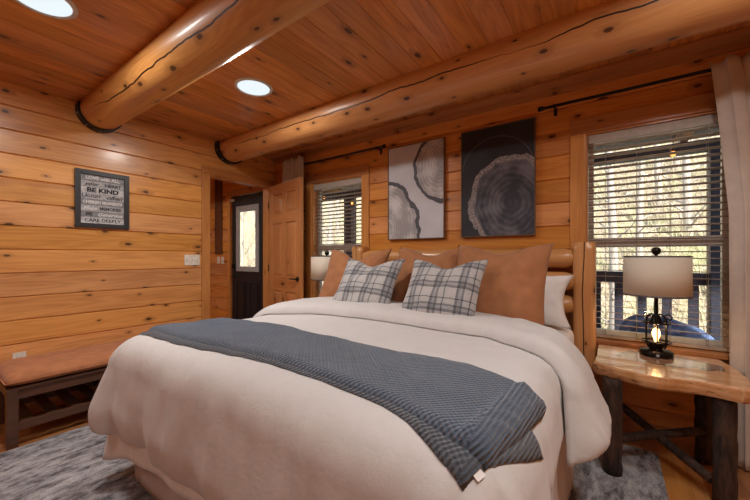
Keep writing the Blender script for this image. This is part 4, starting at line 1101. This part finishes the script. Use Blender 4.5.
# porch chair under a blue cover
bl = NT('blue_cover'); o_, x_, y_, z_ = bl.obj(); f_ = bl.noise(o_, 9, 4)
bluem = bl.bsdf(bl.mix(bl.ss(f_, .35, .7), (.05, .09, .22), (.22, .32, .58)), .8, bump=f_, bs=.5, bd=.03)
def cover(x, y, w, d, h, h2, label, seed):
    mb = MB()
    def P(u, v):
        a, b = 2 * u - 1, 2 * v - 1; e = (1 - abs(a) ** 6) ** .4 * (1 - abs(b) ** 6) ** .4
        top = h2 + (h - h2) * (1 / (1 + math.exp(-8 * (v - .62)))); top *= 1 - .20 * max(0, a)
        return Vector((a * w / 2, b * d / 2, max(.0, top * e + .03 * noise.noise(Vector((a * 3, b * 3, seed))) * e)))
    mb.grid(P, 30, 30); mb.grid(lambda u, v: Vector(((2 * u - 1) * w / 2, (2 * v - 1) * d / 2, 0)), 30, 30)
    bmesh.ops.remove_doubles(mb.b, verts=mb.b.verts, dist=.0005)
    o = mb.build('covered_armchair', bluem, None, (x, y, -.058), smooth=True); tag(o, label, 'covered chair')
cover(.44, 3.95, .85, .75, .80, .50, 'porch chair under a blue cover outside the right window', 2.)

# hillside, brush and trees
gm = NT('leaf_litter'); o_, x_, y_, z_ = gm.obj(); f1 = gm.noise(o_, .9, 6, .7); f2 = gm.noise(o_, 5, 5, .7)
c_ = gm.mix(gm.ss(f2, .35, .65), (.38, .29, .20), (.68, .60, .47)); c_ = gm.mix(gm.ss(f1, .5, .66), c_, (.50, .50, .27))
hillm = gm.bsdf(c_, .95, bump=f2, bs=.8, bd=.2)
def hz(x, y): return -1.2 + max(0, y - 7.5) * .62 + .25 * noise.noise(Vector((x * .25, y * .25, 0)))
mb = MB(); mb.grid(lambda u, v: Vector((-46 + 64 * u, 5.6 + 30 * v, hz(-46 + 64 * u, 5.6 + 30 * v))), 76, 40)
tag(mb.build('hillside', hillm, smooth=True), kind='structure')
tm = NT('grey_tree_bark'); o_, x_, y_, z_ = tm.obj(); f_ = tm.noise(tm.xyz(tm.ma('MULTIPLY', x_, 14.), tm.ma('MULTIPLY', y_, 14.), tm.ma('MULTIPLY', z_, 3.)), 1, 4)
treem = tm.bsdf(tm.mix(f_, (.30, .26, .22), (.66, .60, .54)), .9, bump=f_, bs=.5, bd=.05)
def tree_mesh(seed):
    rnd = random.Random(seed); mb = MB(); H = 9; pts = []; rs = []
    for i in range(10):
        f = i / 9; pts.append(Vector((.25 * math.sin(f * 3 + seed) * f, .2 * math.cos(f * 2 + seed) * f, -.9 + H * f))); rs.append(.10 * (1 - .8 * f) + .012)
    mb.tube(pts, rs, 8)
    for k in range(26):
        f = rnd.uniform(.12, .95); i = int(f * 8); p = pts[i].lerp(pts[i + 1], f * 8 - i); a = rnd.uniform(0, 2 * PI); l = rnd.uniform(.4, 1.1) * (1.15 - f)
        d = Vector((math.cos(a), math.sin(a), rnd.uniform(.35, 1.))); q = p + d * l * .5; e = q + (d + Vector((rnd.uniform(-.4, .4), rnd.uniform(-.4, .4), .3))) * l * .5
        mb.tube([p, q, e], [.03 * (1.1 - f) + .006, .016, .005], 5, caps=False)
        mb.tube([q, q + Vector((rnd.uniform(-.5, .5), rnd.uniform(-.5, .5), .45)) * l * .5], [.010, .004], 4, caps=False)
    return mb
protos = [tree_mesh(s).build('bare_tree', treem, None, (0, 0, 0)) for s in (1, 2, 3)]
rnd = random.Random(7); first = [True] * 3; cnt = 0
placed = []
for k in range(400):
    if cnt >= 48: break
    y = rnd.uniform(8.2, 24)
    if k % 2: x = rnd.uniform(.0, .42) * y + rnd.uniform(-.6, .6)
    else: x = -rnd.uniform(.75, 1.65) * y
    if any(math.hypot(x - p, y - q) < 1.7 for p, q in placed): continue
    placed.append((x, y)); cnt += 1
    i = cnt % 3; o = protos[i] if first[i] else protos[i].copy()
    if not first[i]: COL.objects.link(o)
    first[i] = False
    s = rnd.uniform(.7, 1.25); o.location = (x, y, hz(x, y)); o.scale = (s, s, s); o.rotation_euler = (0, 0, rnd.uniform(0, 6.28))
    tag(o, 'slender bare grey tree on the wooded slope outside the windows', 'tree', 'bare trees on the slope outside')
# brush: tangled twigs
bm_ = NT('dry_brush'); o_, x_, y_, z_ = bm_.obj(); f_ = bm_.noise(o_, .8, 3)
brushm = bm_.bsdf(bm_.mix(bm_.ss(f_, .45, .6), (.55, .46, .36), (.55, .55, .32)), .9)
rnd = random.Random(11); verts = []; faces = []
for k in range(9000):
    y = rnd.uniform(7.2, 20); x = (rnd.uniform(-.1, .5) if k % 2 else -rnd.uniform(.6, 1.7)) * y
    z = hz(x, y) - .05; h = rnd.uniform(.3, 1.3); w = rnd.uniform(.008, .02); a = rnd.uniform(0, PI); lx, ly = rnd.uniform(-.5, .5) * h, rnd.uniform(-.3, .3) * h
    n = len(verts); c, s = math.cos(a) * w, math.sin(a) * w
    verts += [(x - c, y - s, z), (x + c, y + s, z), (x - s, y + c, z), (x + lx, y + ly, z + h)]
    faces += [(n, n + 1, n + 3), (n + 1, n + 2, n + 3), (n + 2, n, n + 3)]
me = bpy.data.meshes.new('brush'); me.from_pydata(verts, [], faces); me.materials.append(brushm); o = bpy.data.objects.new('brush', me); COL.objects.link(o)
tag(o, 'tangled dry brush with yellow-green shoots covering the slope outside', 'brush', kind='stuff')

# ------------------------------------------------------------------ light, world, camera
w = bpy.data.worlds.new('sky'); S.world = w; w.use_nodes = True; nt = w.node_tree; nt.nodes.clear()
sky = nt.nodes.new('ShaderNodeTexSky'); sky.sky_type = 'HOSEK_WILKIE'; sky.turbidity = 6; sky.sun_direction = (.5, -.6, .62)
bg = nt.nodes.new('ShaderNodeBackground'); bg.inputs[1].default_value = 2.2; ou = nt.nodes.new('ShaderNodeOutputWorld')
mx = nt.nodes.new('ShaderNodeMix'); mx.data_type = 'RGBA'; mx.inputs[0].default_value = .55; nt.links.new(sky.outputs[0], mx.inputs[6]); mx.inputs[7].default_value = (.85, .92, 1., 1)
nt.links.new(mx.outputs[2], bg.inputs[0]); nt.links.new(bg.outputs[0], ou.inputs[0])
sl = bpy.data.lights.new('sun', 'SUN'); sl.energy = 9.; sl.angle = .05; sl.color = (1., .93, .82); so = bpy.data.objects.new('sun', sl); COL.objects.link(so)
so.rotation_euler = Vector((-.5, .6, -.62)).to_track_quat('-Z', 'Y').to_euler()

cam = bpy.data.cameras.new('camera'); co = bpy.data.objects.new('camera', cam); COL.objects.link(co)
fpx = 334.1; cam.sensor_width = 36; cam.lens = fpx / 750 * 36; cam.clip_start = .02; cam.clip_end = 200
cam.shift_y = 6 / 750
co.location = (0, 0, 1.25); co.rotation_euler = (PI / 2, 0, math.radians(35.12))
S.camera = co
S.view_settings.view_transform = 'Standard'; S.view_settings.look = 'None'; S.view_settings.gamma = 1; S.view_settings.exposure = 0.08
S.view_settings.use_curve_mapping = False
S.cycles.max_bounces = 10; S.cycles.diffuse_bounces = 5; S.cycles.transparent_max_bounces = 12
S.cycles.sample_clamp_indirect = 6.
